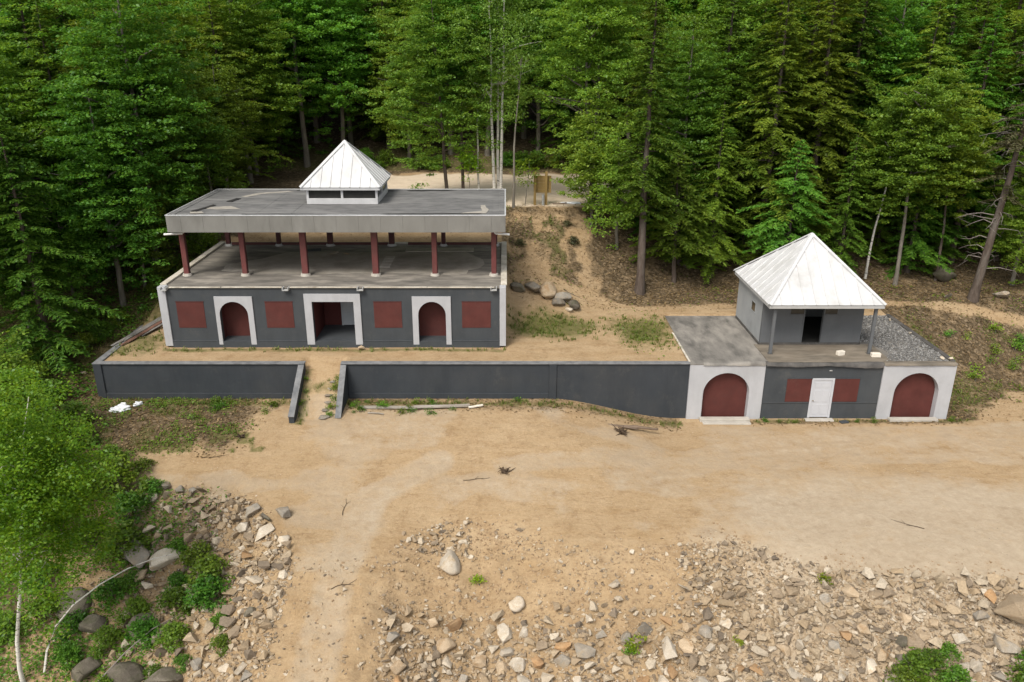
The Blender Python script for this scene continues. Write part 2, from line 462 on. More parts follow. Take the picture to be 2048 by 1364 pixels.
def tube_arrays(path, radii, sides=7):
    """verts, quads of a tapered tube along a path"""
    path = np.asarray(path, float)
    n = len(path)
    t = np.gradient(path, axis=0)
    t /= np.linalg.norm(t, axis=1, keepdims=True) + 1e-9
    ref = np.where(np.abs(t[:, 2:3]) > 0.9, np.array([[1., 0, 0]]), np.array([[0, 0, 1.]]))
    if np.abs(t[:, 2]).mean() > 0.6:
        ref = np.tile(np.array([[1., 0, 0]]), (n, 1))
    else:
        ref = np.tile(np.array([[0, 0, 1.]]), (n, 1)) if np.abs(t[:, 2]).max() < 0.95 else ref
    a = np.cross(t, ref); a /= np.linalg.norm(a, axis=1, keepdims=True) + 1e-9
    b = np.cross(t, a)
    ang = np.linspace(0, 2 * np.pi, sides, endpoint=False)
    r = np.asarray(radii, float)[:, None, None]
    v = path[:, None, :] + r * (np.cos(ang)[None, :, None] * a[:, None, :] + np.sin(ang)[None, :, None] * b[:, None, :])
    v = v.reshape(-1, 3)
    q = []
    i = np.arange(sides)
    for k in range(n - 1):
        q.append(np.stack([k * sides + i, k * sides + (i + 1) % sides, (k + 1) * sides + (i + 1) % sides, (k + 1) * sides + i], 1))
    return v, np.concatenate(q)

class Soup:
    """collects quads"""
    def __init__(self):
        self.v, self.q, self.n = [], [], 0
    def add(self, v, q):
        self.v.append(v); self.q.append(q + self.n); self.n += len(v)
    def tube(self, path, radii, sides=7):
        self.add(*tube_arrays(path, radii, sides))
    def mesh(self, name):
        me = mesh_np(name, np.concatenate(self.v), quads=np.concatenate(self.q))
        return me

def smooth_shade(me):
    me.polygons.foreach_set('use_smooth', np.ones(len(me.polygons), dtype=bool))
    return me

# ------------------------------------------------------------------ noise and terrain
_perm = np.random.default_rng(3).random((256, 256))
def vnoise(x, y):
    xi, yi = np.floor(x).astype(int), np.floor(y).astype(int)
    fx, fy = x - xi, y - yi
    fx, fy = fx * fx * (3 - 2 * fx), fy * fy * (3 - 2 * fy)
    p = lambda i, j: _perm[i & 255, j & 255]
    return (p(xi, yi) * (1 - fx) + p(xi + 1, yi) * fx) * (1 - fy) + (p(xi, yi + 1) * (1 - fx) + p(xi + 1, yi + 1) * fx) * fy
def fbm(x, y, oct=4):
    s, a, t = 0.0, 0.5, 0.0
    for k in range(oct):
        s = s + a * vnoise(x * 2 ** k + 17.3 * k, y * 2 ** k + 9.1 * k); t += a; a *= 0.55
    return s / t - 0.5
def sm(a, b, x):
    t = np.clip((x - a) / (b - a), 0, 1)
    return t * t * (3 - 2 * t)
def lin(a, b, x):
    return np.clip((x - a) / (b - a), 0, 1)

WALL_Y = 36.9
RUB_Y = ([-40, -25, -18, -14, -10.5, -8, -5, -3, -1, 3, 7, 9.0, 11, 14, 25, 40], [32, 31, 30, 29.3, 28.6, 25, 25, 27.2, 27.8, 25.8, 26.0, 26.2, 24.9, 24.0, 23.4, 23])
RUB_K = ([-40, -22, -14, -8, -5, 0, 8, 25], [.62, .58, .48, .31, .31, .42, .52, .55])
def terrain(x, y, rough=True):
    x = np.asarray(x, float); y = np.asarray(y, float)
    wz = 1.12 * (1 - sm(2.0, 8.8, x))
    low = wz * sm(26.5, 36.2, y)
    ye = np.interp(x, *RUB_Y); k = np.interp(x, *RUB_K)
    d = ye - y
    sp = np.where(d > 6, d, np.log1p(np.exp(np.clip(d, -20, 6) * 1.5)) / 1.5)
    low = low - k * sp
    # upper terrace and bank
    b0 = np.interp(x, [-22, -18, -17.7, -0.1, 0.4, 3, 6, 9, 13, 30, 60], [42, 42, 40, 40, 41.5, 43.0, 46.3, 48, 50, 50.5, 54])
    b1 = np.interp(x, [-22, -18, 0.0, 3, 6, 10, 14, 30, 60], [56, 54, 54, 54.3, 55.5, 57.5, 60, 66, 70])
    t = 0.55 * lin(b0, b1, y) + 0.45 * sm(b0, b1, y)
    up = 3.0 + 0.15 * lin(38, 45, y) + 4.35 * t
    # left forest floor
    lf = 1.15 + 0.15 * sm(34, 38, y) + 6.2 * lin(37.5, 56, y) - 0.04 * np.clip(-22 - x, 0, 20)
    lf = np.where(y < WALL_Y + .1, np.minimum(lf, low + 4 * sm(30, 37, y)), lf)
    lowl = low + 0 * x
    lf = lowl * (1 - sm(34.5, 37.5, y)) + lf * sm(34.5, 37.5, y)
    # right of the garage
    dx = np.clip(x - 22.5, 0, 40)
    rt = 3.12 * sm(37.6 + dx * .5, 45.2 + dx * .38, y) + (up - 3.1) * lin(44, 48, y) * (up > 3.1)
    z = np.where(y > WALL_Y + 0.15, up, low)
    z = np.where(x < -20.45, lf, z)
    z = np.where(x > 22.4, np.where(y > 36, rt + low * (1 - sm(36, 38, y)), low), z)
    # ramp between the wing walls
    ramp = np.clip(0.75 + 2.3 * (0.6 * lin(34.0, 38.2, y) + 0.4 * sm(34.0, 38.2, y)), None, 3.0)
    ing = (x > -10.16) & (x < -8.06) & (y > 34.0) & (y < 38.3)
    z = np.where(ing, np.maximum(ramp, np.where(y > 37.05, 0, low)), z)
    fan = np.exp(-((x + 9.1) / 1.6) ** 2) * np.exp(-((y - 33.9) / 1.2) ** 2) * (y < 34.6)
    # building footprints
    z = np.where((x > -17.7) & (x < -0.12) & (y > 39.3) & (y < 48.72), 2.95, z)
    z = np.where((x > 9.36) & (x < 22.4) & (y > 37.05) & (y < 44.3), -0.3, z)
    # far lot and hill
    lot = 7.5
    z = np.where(y > 54, np.minimum(z, lot), z)
    z = z + np.where(y > 69.5, 0.33 * (y - 69.5), 0)
    z = np.where(y < 8, np.maximum(z, -9 - 0.1 * (8 - y)), z)
    z = np.clip(z, -14, 70)
    if rough:
        bare = (y < 36.7) | (y > 49.5) | (x > 22.9) | (x < -21)
        amp = 0.10 + 0.7 * sm(0.0, 2.5, d) + 0.15 * (y > 49.5)
        amp = np.where((x > -8.2) & (x < -4.6), np.minimum(amp, 0.16), amp)
        n = amp * fbm(x * 0.55, y * 0.55, 5) + 0.26 * sm(-.3, 1.5, d) * fbm(x * 2.3, y * 2.3, 3)
        z = z + np.where(bare, n, np.where(y > 37.2, 0.12 * fbm(x * .8, y * .8, 4), 0) * (1 - ((x > 9.3) & (x < 22.4) & (y < 44.5))) * (1 - ((x > -17.8) & (x < 0) & (y > 39.2) & (y < 48.8))))
        z = z + 0.05 * fan
    return z
def tz(x, y):
    return float(terrain(np.array([x]), np.array([y]))[0])

def seg(x, y, pts, w):
    """distance-based soft band round a polyline"""
    best = np.full(np.broadcast(x, y).shape, 1e9)
    for (x0, y0), (x1, y1) in zip(pts[:-1], pts[1:]):
        L = (x1 - x0) ** 2 + (y1 - y0) ** 2
        t = np.clip(((x - x0) * (x1 - x0) + (y - y0) * (y1 - y0)) / L, 0, 1)
        best = np.minimum(best, np.hypot(x - x0 - t * (x1 - x0), y - y0 - t * (y1 - y0)))
    return 1 - sm(w * 0.5, w * 1.2, best)

def cover(x, y):
    """litter, green, gravel, damp masks over the ground"""
    d0 = np.interp(x, *RUB_Y) - y
    n = fbm(x * .35, y * .35, 4); n2 = fbm(x * .9 + 40, y * .9, 4)
    sand_lot = sm(53.5, 55.0, y + 1.2 * n - 0.45 * np.clip(x - 4, 0, 14)) * (1 - sm(68.5, 70, y + 2 * n)) * sm(-13, -10, x + 3 * n) * (1 - sm(17, 22, x + 2 * n))
    xs_, ys_ = x + 2.2 * n2 + 1.5 * n, y + 1.6 * n2
    track = .65 * seg(xs_, ys_, [(4.4, 53.5), (5.0, 50.5), (5.4, 47.2), (7.2, 45.6), (9.5, 45.4), (13, 45.6), (20, 45.6)], 0.75)
    track = np.maximum(track, .7 * seg(xs_, ys_, [(1.5, 47.5), (3.5, 46.5), (5.4, 46.4)], 0.9))
    drive = sm(-.4, .7, ((x - 23.2) * 5.1 - (y - 36.2) * 6.7) / 8.42 + 1.6 * n + 1.2 * n2) * (y < 46) * (x > 21)
    path_r = 0.75 * seg(x + .6 * n2, y + .8 * n2, [(21, 46.5), (26, 46.3), (30, 46.0), (38, 46.2)], 0.6)
    litter = sm(44.5, 46.5, y + 1.5 * n) * (x > -2)
    litter = np.maximum(litter, (x < -17.9) * sm(37.0, 39.0, y) * ((x < -20.4) | (y > 46)))
    litter = np.maximum(litter, ((x < -20.4) & (y > 33)) * 1.0)
    litter = np.maximum(litter, sm(31.2, 33.3, y + 2.5 * n + 0.5 * np.clip(-15 - x, 0, 9)) * (1 - sm(-13.3, -11.6, x + 1.2 * n2)) * (y < 37))
    litter = np.maximum(litter, sm(-17.5, -19.5, x + 2 * n) * (y < 37))
    litter = np.maximum(litter, ((x > 22.4) & (y > 36.6)) * 0.95)
    litter = np.maximum(litter, 0.65 * sm(35.0, 36.2, y + n) * (x > -8) * (x < 8.8) * (y < 36.95))
    litter = np.maximum(litter, 0.75 * np.exp(-((y - 36.5) / 0.35) ** 2) * (y < 37) * (x > 12.4) * (x < 23.5))
    litter = np.maximum(litter, 0.7 * np.exp(-((x - 2.5) / 1.4) ** 2 - ((y - 50) / 2.5) ** 2))
    litter = np.maximum(litter, (y > 69.5) * 1.0)
    litter = np.where((x < -9) & (y > 50), 1.0, litter)
    keep = np.maximum(np.maximum(track, drive), np.maximum(sand_lot, path_r))
    litter = litter * (1 - .9 * keep) * (1 - .2 * sm(.02, .14, n2) * (x > 0) * (y < 54))
    bank_sand = np.exp(-((x - 2.2 - 6 * n - 7 * n2) / 2.2) ** 2) * sm(44, 46, y) * (1 - sm(52, 55, y))
    litter = litter * (1 - 0.75 * bank_sand * (1 - sm(-.04, .1, n2)))
    litter = np.where((x > -17) & (x < -0.2) & (y > 48.5) & (y < 56), 0.05, litter)
    green = np.zeros_like(litter)
    g1 = np.exp(-((x - 2.4 - 2 * n) / 3.2) ** 2 - ((y - 42.4) / 2.0) ** 2) * 1.15          # grass right of the pavilion
    g2 = np.exp(-((x - 7.4 - 3 * n) / 2.2) ** 2 - ((y - 41.6) / 2.6) ** 2) * 1.0          # mossy patch by the slab
    g3 = np.exp(-((x + 19) / 1.2) ** 2 - ((y - 39.5) / 2.0) ** 2) * .8
    g4 = 0.75 * np.exp(-((y - 36.3) / 0.45) ** 2) * (x < 9) * (y < 37)
    g4 = np.maximum(g4, 0.72 * np.exp(-((y - 36.6) / 0.28) ** 2) * (y < 37) * (((x > 12.6) & (x < 15.2)) | ((x > 16.8) & (x < 19.5)) | ((x > 22) & (x < 24))))
    g5 = 0.8 * np.exp(-((y - 38.8) / 0.3) ** 2) * (x < 0) * (x > -17.8)
    g10 = 0.62 * bank_sand * sm(-.04, .1, n2 + .5 * n)
    g9 = 0.7 * sm(-.02, .1, n2) * (x < -11) * (y > 32) * (y < 37)
    g6 = 0.55 * ((x > 23.5) & (y > 37.5) & (y < 45)) * sm(-0.05, 0.1, n)
    g7 = 0.7 * ((x < -19.5) & (y > 38.0) & (y < 50))
    g8 = 0.75 * np.exp(-((x + 9.85) / 0.35) ** 2) * ((y > 34) & (y < 37.3))
    for g in (g1, g2, g3, g4, g5, g6, g7, g8, g9, g10):
        green = np.maximum(green, g)
    green = np.where(x < -18.5, np.maximum(green, 0.45 * (y < 35)), green)
    green = np.maximum(green, 0.6 * (y > 69.8) * (y < 76))
    green = green * (1 - keep)
    gravel = sm(5.0, 11, x + 5 * n - 0.35 * (y - 28)) * (1 - sm(28.5, 34.5, y + 4 * n)) * (y < 36) * .95
    gravel = np.maximum(gravel, .62 * sm(.0, .12, fbm(x * .16 + 5, y * .3 + 3, 3)) * (y < 36) * (d0 < 0.5))
    gravel = np.maximum(gravel, .7 * seg(x, y, [(-6.3, 19), (-6.2, 24), (-5.6, 29), (-3, 31.4)], 1.0))
    gravel = np.maximum(gravel, .65 * seg(x, y, [(0, 31.2), (9, 32.3), (17, 34), (26, 36)], .8))
    gravel = np.maximum(gravel, 1.0 * sand_lot)
    d = np.interp(x, *RUB_Y) - y
    damp = 0.5 * sm(0.3, 2.5, d + 2 * n2)
    damp = np.maximum(damp, 0.42 * seg(x, y, [(-14, 29.9), (-7, 30.3), (0, 30.8), (7, 31.8), (16, 33.0)], 0.8))
    damp = np.maximum(damp, 0.38 * seg(x, y, [(-14, 32.2), (-7, 32.0), (0, 32.4), (9, 33.4)], 0.7))
    damp = np.maximum(damp, 0.42 * sm(.0, .1, fbm(x * .22 + 31, y * .5 + 7, 4)) * (y < 36))
    for (pa_, wd) in (([(-10, 31.6), (-4, 31.2), (3, 31.6), (12, 33.6), (22, 35.2)], .22), ([(-9, 30.4), (-3, 30.0), (4, 30.4), (12, 32.3), (22, 34.0)], .22), ([(-7.2, 19), (-7.1, 24), (-6.6, 28), (-4.6, 30.6)], .2), ([(-5.3, 19), (-5.2, 24), (-4.7, 28), (-2.6, 30.2)], .2), ([(5, 27.6), (12, 28.2), (20, 30.2), (27, 34)], .25)):
        damp = np.maximum(damp, .46 * seg(x + .8 * n2, y + .5 * n2, pa_, wd))
    damp = np.where((x > -7.9) & (x < -4.4) & (y < 27), damp * 0.8, damp)
    damp = np.maximum(damp, 0.62 * bank_sand)
    return np.stack([litter, green, gravel, damp], -1)

def lot_mask(x, y):
    n = fbm(x * .35, y * .35, 4)
    return sm(53.8, 55.2, y + 1.2 * n - 0.45 * np.clip(x - 4, 0, 14)) * (1 - sm(68.5, 70, y + 2 * n)) * sm(-13, -10, x + 3 * n) * (1 - sm(17, 22, x + 2 * n))

def axis(parts, extra):
    a = np.concatenate([np.arange(s, e, st) for s, e, st in parts] + [np.array(extra)])
    a = np.unique(np.round(a, 3))
    keep = [a[0]]
    ex = set(np.round(extra, 3))
    for v in a[1:]:
        if v - keep[-1] < 0.045 and v not in ex:
            continue
        if v - keep[-1] < 0.045 and keep[-1] not in ex:
            keep[-1] = v
            continue
        keep.append(v)
    return np.array(keep)
gx = axis([(-600, -60, 60), (-60, -24, 1.0), (-24, 30, 0.16), (30, 60, 1.0), (60, 601, 60)],
          [-20.53, -20.37, -17.74, -17.66, -10.22, -10.1, -8.12, -8.0, -0.16, -0.08, 9.32, 9.4, 22.36, 22.44])
gy = axis([(-40, 14, 3.0), (14, 47, 0.16), (47, 72, 0.4), (72, 140, 2.0), (140, 801, 60)],
          [36.98, 37.12, 39.26, 39.34, 48.68, 48.76, 44.26, 44.34])
GX, GY = np.meshgrid(gx, gy)
GZ = terrain(GX, GY)
nx, ny = len(gx), len(gy)
ii, jj = np.meshgrid(np.arange(nx - 1), np.arange(ny - 1))
idx = (jj * nx + ii).ravel()
ground_me = mesh_np('ground', np.stack([GX, GY, GZ], -1).reshape(-1, 3), quads=np.stack([idx, idx + 1, idx + nx + 1, idx + nx], 1))
ca = ground_me.attributes.new('cover', 'FLOAT_COLOR', 'POINT')
ca.data.foreach_set('color', np.clip(cover(GX, GY), 0, 1).astype(np.float32).ravel())
pa = ground_me.attributes.new('pale', 'FLOAT', 'POINT')
pa.data.foreach_set('value', np.clip(lot_mask(GX, GY), 0, 1).astype(np.float32).ravel())
smooth_shade(ground_me)
ground = tag(link('ground', ground_me, 'ground'), kind='structure')

# ------------------------------------------------------------------ shapes shared by the buildings
def arch_path(x0, x1, zb, zs, za, n=18):
    """points of an arched opening from bottom left over the arch to bottom right"""
    cx, r, h = (x0 + x1) / 2, (x1 - x0) / 2, za - zs
    p = [(x0, zb)]
    for k in range(n + 1):
        a = math.pi - math.pi * k / n
        p.append((cx + r * math.cos(a), zs + h * math.sin(a)))
    p.append((x1, zb))
    return p

def wall_with_openings(name, x0, x1, z0, z1, zfloor, openings, y, thick, mat, parent):
    """front wall, notched by openings that reach down to zfloor (a strip below joins it)"""
    pts = [(x0, zfloor)]
    for op in openings:
        pts += op
    pts += [(x1, zfloor), (x1, z1), (x0, z1)]
    return prism(name, [(a, y, b) for a, b in pts], (0, thick, 0), mat, parent)

def pyramid_roof(parent, holder_name, x0, x1, y0, y1, ze, za, n, mat, drop, trim, over=0.03, seam_h=0.05):
    """metal pyramid roof: a soffit box with separate ribbed sheets and hip caps"""
    off = base(parent)
    cx, cy = (x0 + x1) / 2, (y0 + y1) / 2
    A = Vector((cx, cy, za))
    cor = [Vector((x0, y0, ze)), Vector((x1, y0, ze)), Vector((x1, y1, ze)), Vector((x0, y1, ze))]
    # core under the sheets
    bm = bmesh.new()
    dn = Vector((0, 0, 0.04))
    top = bm.verts.new(A - dn - off)
    e = [bm.verts.new(c - dn - off) for c in cor]
    lo = [bm.verts.new(c - Vector((0, 0, drop)) - off) for c in cor]
    for i in range(4):
        bm.faces.new((e[i], e[(i + 1) % 4], top))
        bm.faces.new((lo[i], lo[(i + 1) % 4], e[(i + 1) % 4], e[i]))
    bm.faces.new(lo[::-1])
    roof = link(holder_name, bm_mesh(holder_name, bm), trim, parent)
    for i in range(4):
        a, b = cor[i], cor[(i + 1) % 4]
        m = (a + b) / 2
        up = A - m
        along = (b - a)
        nrm = along.cross(up).normalized()
        if nrm.z < 0: nrm = -nrm
        for k in range(n):
            s0, s1 = k / n, (k + 1) / n
            f = lambda s, t: a + along * s + up * t
            ov = -over / up.length
            t0, t1 = 1 - abs(2 * s0 - 1), 1 - abs(2 * s1 - 1)
            g = 0.0012
            q = [f(s0 + g, ov), f(s1 - g, ov), f(s1 - g, max(t1, 0.012)), f(s0 + g, max(t0, 0.012))]
            bm = bmesh.new()
            lift = nrm * 0.004
            vs = [bm.verts.new(p + lift - off) for p in q]
            vt = [bm.verts.new(p + lift + nrm * 0.012 - off) for p in q]
            bm.faces.new(vt)
            bm.faces.new(vs[::-1])
            for j in range(4):
                bm.faces.new((vs[j], vs[(j + 1) % 4], vt[(j + 1) % 4], vt[j]))
            if k > 0:
                w = along.normalized() * 0.028
                r0, r1 = f(s0, ov), f(s0, t0)
                ring = []
                for p in (r0, r1):
                    ring.append([bm.verts.new(p + lift + nrm * 0.013 - w - off), bm.verts.new(p + lift + nrm * seam_h - w * .55 - off),
                                 bm.verts.new(p + lift + nrm * seam_h + w * .55 - off), bm.verts.new(p + lift + nrm * 0.013 + w - off)])
                for j in range(3):
                    bm.faces.new((ring[0][j], ring[0][j + 1], ring[1][j + 1], ring[1][j]))
                bm.faces.new(ring[0][::-1]); bm.faces.new(ring[1])
            link('roof_sheet', bm_mesh('roof_sheet', bm), mat, roof)
    for c in cor:
        d = A - c
        side = d.cross(Vector((0, 0, 1))).normalized()
        un = side.cross(d).normalized()
        if un.z < 0: un = -un
        bm = bmesh.new()
        st = c - d.normalized() * over
        ring = []
        for p in (st, A + d.normalized() * 0.03):
            ring.append([bm.verts.new(p + side * 0.13 + un * (seam_h - 0.035) - off), bm.verts.new(p + un * (seam_h + 0.035) - off), bm.verts.new(p - side * 0.13 + un * (seam_h - 0.035) - off)])
        bm.faces.new((ring[0][0], ring[0][1], ring[1][1], ring[1][0]))
        bm.faces.new((ring[0][1], ring[0][2], ring[1][2], ring[1][1]))
        link('hip_cap', bm_mesh('hip_cap', bm), mat, roof)
    return roof

def panel_door(parent, x0, x1, y, z0, z1, mat, frame_mat, knob_left=True, frame=0.09):
    """door leaf with raised panels, frame and knob, facing -Y"""
    fr = prism('door_frame', [(x0, y - .05, z0), (x0, y - .05, z1), (x1, y - .05, z1), (x1, y - .05, z0),
                              (x1 - frame, y - .05, z0), (x1 - frame, y - .05, z1 - frame), (x0 + frame, y - .05, z1 - frame), (x0 + frame, y - .05, z0)],
               (0, 0.09, 0), frame_mat, parent)
    d = box('door', x0 + frame + .006, x1 - frame - .006, y - .02, y + .03, z0 + .02, z1 - frame - .006, mat, parent)
    w = x1 - x0 - 2 * frame
    hh = z1 - z0 - frame
    for cxk in (0.28, 0.72):
        for (a, b) in ((0.08, 0.36), (0.42, 0.74), (0.80, 0.94)):
            box('raised_panel', x0 + frame + w * (cxk - .17), x0 + frame + w * (cxk + .17), y - .034, y - .021, z0 + hh * a, z0 + hh * b, mat, d, 0.008)
    kx = x0 + frame + (0.07 if knob_left else w - 0.07)
    bm = bmesh.new()
    bmesh.ops.create_icosphere(bm, subdivisions=2, radius=0.035)
    me = bm_mesh('knob', bm)
    link('knob', me, 'brass', d, loc=Vector((kx, y - .065, z0 + .95)) - base(d))
    return d

# ------------------------------------------------------------------ pavilion
FY = 39.2
pav = thing('pavilion', (-8.9, 44, 2.95), 'long grey pavilion with open red-columned upper deck under a flat roof and white-capped cupola', 'building')
ZF, ZT = 3.36, 6.27
ops = [arch_path(-14.79, -13.31, ZF, 4.82, 5.55), [(-9.97, ZF), (-9.97, 5.55), (-7.82, 5.55), (-7.82, ZF)], arch_path(-4.5, -3.07, ZF, 4.82, 5.55)]
wall_with_openings('wall', -17.42, -0.28, ZF, ZT, ZF, ops, FY + .02, 0.28, 'grey_paint', pav)
box('plinth', -17.44, -0.26, FY - .04, FY + .3, 2.55, ZF - .003, 'grey_paint', pav)
for (a, b) in ((-17.42, -15.03), (-13.01, -10.40), (-7.46, -4.83), (-2.77, -0.28)):
    box('ledge', a, b, FY - .035, FY + .018, ZF, ZF + .07, 'grey_paint', pav, 0.012)
for xs in ((-17.82, -17.424), (-0.276, 0.05)):
    box('corner_pillar', xs[0], xs[1], FY - .06, FY + .36, 3.12, 6.34, 'white_paint', pav, 0.012)
# side and back walls
box('side_wall', -17.78, -17.48, FY + .362, 48.9, 2.6, 6.17, 'grey_paint', pav)
box('side_wall', -0.26, 0.03, FY + .362, 48.9, 2.6, 6.17, 'grey_paint', pav)
box('back_wall', -17.475, -0.265, 48.62, 48.9, 2.6, 6.17, 'grey_paint', pav)
for (x0, x1, o0, o1) in ((-14.99, -13.03, -14.79, -13.31), (-4.8, -2.8, -4.5, -3.07)):
    ap = arch_path(o0, o1, 3.2, 4.82, 5.55)
    pts = [(x0, 3.2)] + ap + [(x1, 3.2), (x1, 5.83), (x0, 5.83)]
    prism('arch_surround', [(a, FY - .045, b) for a, b in pts], (0, 0.06, 0), 'white_paint', pav)
    # recess: floor step, red door panel
    box('threshold', o0 - .05, o1 + .05, FY + .302, FY + .84, 3.0, 3.375, 'grey_paint', pav)
    box('door_panel', o0 - .06, o1 + .06, FY + .842, FY + .90, 3.0, 5.9, 'red_paint', pav)
    for s in (o0 - .3, o1 + .06):
        box('recess_side', s, s + .24, FY + .302, FY + .84, 3.38, 5.9, 'recess_red', pav)
prism('portal_surround', [(a, FY - .055, b) for a, b in [(-10.36, 3.2), (-10.36, 5.97), (-7.46, 5.97), (-7.46, 3.2), (-7.82, 3.2), (-7.82, 5.55), (-9.97, 5.55), (-9.97, 3.2)]], (0, 0.07, 0), 'white_paint', pav)
box('porch_floor', -10.3, -7.5, FY + .302, 42.0, 3.0, 3.375, 'grey_paint', pav)
box('recess_side', -10.3, -9.985, FY + .302, 42.0, 3.38, 5.9, 'recess_red', pav)
box('recess_side', -7.81, -7.5, FY + .302, 42.0, 3.38, 5.9, 'recess_red', pav)
box('recess_back', -9.98, -7.815, 41.8, 42.0, 3.38, 5.9, 'recess_red', pav)
panel_door(pav, -9.02, -7.93, 41.74, 3.385, 5.5, 'door_grey', 'door_grey', False, 0.07)
for (a, b) in ((-16.99, -15.57), (-12.4, -10.97), (-6.79, -5.35), (-2.23, -0.74)):
    w = box('window_panel', a, b, FY + .004, FY + .05, 4.12, 5.53, 'red_paint', pav, 0.004)
    box('head_trim', a - .02, b + .02, FY - .014, FY + .019, 5.534, 5.562, 'rail_red', w)
# deck
box('deck', -17.80, 0.05, FY - .05, 48.92, 6.274, 6.30, 'deck_felt', pav)
deck = pav.children[-1]
box('ceiling_slab', -17.46, -0.275, FY + .31, 48.6, 6.0, 6.268, 'concrete', pav)
for (a, b, z, m) in ((-17.2, -14.6, .0, 'pale_edge'), (-14.5, -11.42, .008, 'pale_edge'), (-11.02, -7.58, .004, 'pale_edge'), (-7.22, -4.0, .006, 'pale_edge'), (-3.97, -0.55, .0, 'pale_edge')):
    box('edge_strip', a, b, FY - .075, FY - .002, 6.302 + z, 6.352 + z, m, deck, 0.006)
for xs in (-17.45, -11.22, -7.40, -0.58):
    s = prism('scupper', [(xs - .16, FY - .24, 6.19), (xs + .16, FY - .24, 6.19), (xs + .16, FY - .24, 6.345), (xs + .12, FY - .24, 6.345), (xs + .12, FY - .24, 6.235), (xs - .12, FY - .24, 6.235), (xs - .12, FY - .24, 6.345), (xs - .16, FY - .24, 6.345)], (0, .36, 0), 'trim_grey', deck)
for xa, xb in ((-17.83, -17.50), (-0.22, 0.10)):
    for k, (ya, yb) in enumerate(((39.6, 42.6), (42.63, 45.4), (45.43, 48.9))):
        box('kerb', xa, xb, ya, yb, 6.303, 6.40 + 0.012 * ((k * 7) % 3), 'pale_edge' if k < 2 else 'concrete', deck, 0.01)
box('kerb', -17.49, -0.23, 48.72, 48.95, 6.303, 6.38, 'concrete', deck, 0.01)
# pale screed over the middle of the deck, with a ragged outline
def ragged(pts, amp, per, seed):
    r = random.Random(seed); out = []
    for (a, b) in zip(pts, pts[1:] + pts[:1]):
        L = math.dist(a, b); n = max(1, int(L / per))
        for k in range(n):
            t = k / n
            out.append((a[0] + (b[0] - a[0]) * t + r.uniform(-amp, amp), a[1] + (b[1] - a[1]) * t + r.uniform(-amp, amp)))
    return out
sc_pts = ragged([(-14.9, 42.7), (-13.9, 42.55), (-13.7, 41.9), (-2.1, 41.85), (-2.0, 42.6), (-1.45, 42.9), (-1.2, 43.8), (-1.3, 44.9), (-2.3, 46.6), (-13.0, 46.6), (-14.2, 45.0), (-15.2, 44.3), (-15.5, 43.5)], 0.06, 0.35, 2)
prism('screed', [(a, b, 6.302) for a, b in sc_pts], (0, 0, 0.012), 'screed', deck)
prism('rim_stain', [(a, b, 6.301) for a, b in ragged([(-15.6, 42.5), (-14.9, 42.3), (-13.9, 42.45), (-14.2, 42.85), (-15.1, 43.3), (-15.25, 44.1), (-15.75, 43.7)], 0.05, 0.3, 4)], (0, 0, 0.008), 'patch_pale', deck)
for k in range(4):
    box('pale_slab', -7.0 + .0 * k, -6.42, 43.1 + .62 * k, 43.68 + .62 * k, 6.315, 6.345, 'concrete', deck, 0.008)  # row of thin pale slabs on the deck floor
box('floor_board', -6.0, -1.9, 46.75, 47.6, 6.303, 6.335, 'screed', deck)
# upper columns
def column(x, y, w, z0=6.3, z1=8.86, dark=False):
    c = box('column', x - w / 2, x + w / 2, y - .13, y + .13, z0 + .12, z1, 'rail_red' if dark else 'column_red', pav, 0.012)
    bm = bmesh.new()
    bmesh.ops.create_cone(bm, cap_ends=True, segments=16, radius1=w * 0.5 + .13, radius2=w * 0.5 + .09, depth=0.13)
    link('footing', bm_mesh('footing', bm), 'concrete' if not dark else 'trim_grey', c, loc=Vector((x, y, z0 + .07)) - base(c))
    if not dark:
        box('flange', x + w / 2 + .002, x + w / 2 + .02, y - .10, y + .10, z0 + .13, z1 - .01, 'rail_red', c)
for x in (-17.12, -13.98, -10.74, -6.95, -3.77, -0.6):
    column(x, 41.5, 0.32 if x in (-10.74, -6.95) else 0.26)
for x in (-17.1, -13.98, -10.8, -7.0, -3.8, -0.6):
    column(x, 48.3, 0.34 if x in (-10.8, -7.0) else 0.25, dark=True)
for (a, b) in ((-16.9, -14.15), (-13.8, -11.0), (-10.6, -7.2), (-6.0, -3.95), (-3.65, -0.75)):
    box('back_rail', a, b, 48.22, 48.34, 6.36, 6.52, 'rail_red', pav, 0.01)
# roof
RX0, RX1, RY0, RY1 = -17.42, 0.03, 40.5, 48.42
box('roof_slab', RX0 + .04, RX1 - .04, RY0 + .04, RY1 - .04, 8.90, 9.70, 'trim_grey', pav)
roof = pav.children[-1]
box('soffit', RX0 + .05, RX1 - .05, RY0 + .05, RY1 - .05, 8.865, 8.897, 'rail_red', roof)
npan = 15
edges = np.linspace(RX0 + .75, RX1 - .72, npan)
xs = [RX0] + list(edges) + [RX1]
for a, b in zip(xs[:-1], xs[1:]):
    j = random.uniform(-.006, .006)
    box('fascia_panel', a + .003, b - .003, RY0 - .004 + j * .5, RY0 + .036, 8.88, 9.74, 'fascia', roof, 0.003)
ys = np.linspace(RY0 + .04, RY1 - .04, 8)
for x0 in (RX0, RX1 - .036):
    for a, b in zip(ys[:-1], ys[1:]):
        box('fascia_panel', x0, x0 + .036, a + .006, b - .006, 8.88, 9.74, 'fascia', roof, 0.006)
for a, b in zip(xs[:-1:3], list(xs[3::3]) + [xs[-1]]):
    if b > a:
        box('fascia_panel', a + .006, b - .006, RY1 - .036, RY1, 8.88, 9.74, 'fascia', roof, 0.006)
box('roof_felt', RX0 + .34, RX1 - .34, RY0 + .24, RY1 - .30, 9.702, 9.735, 'roof_felt', roof)
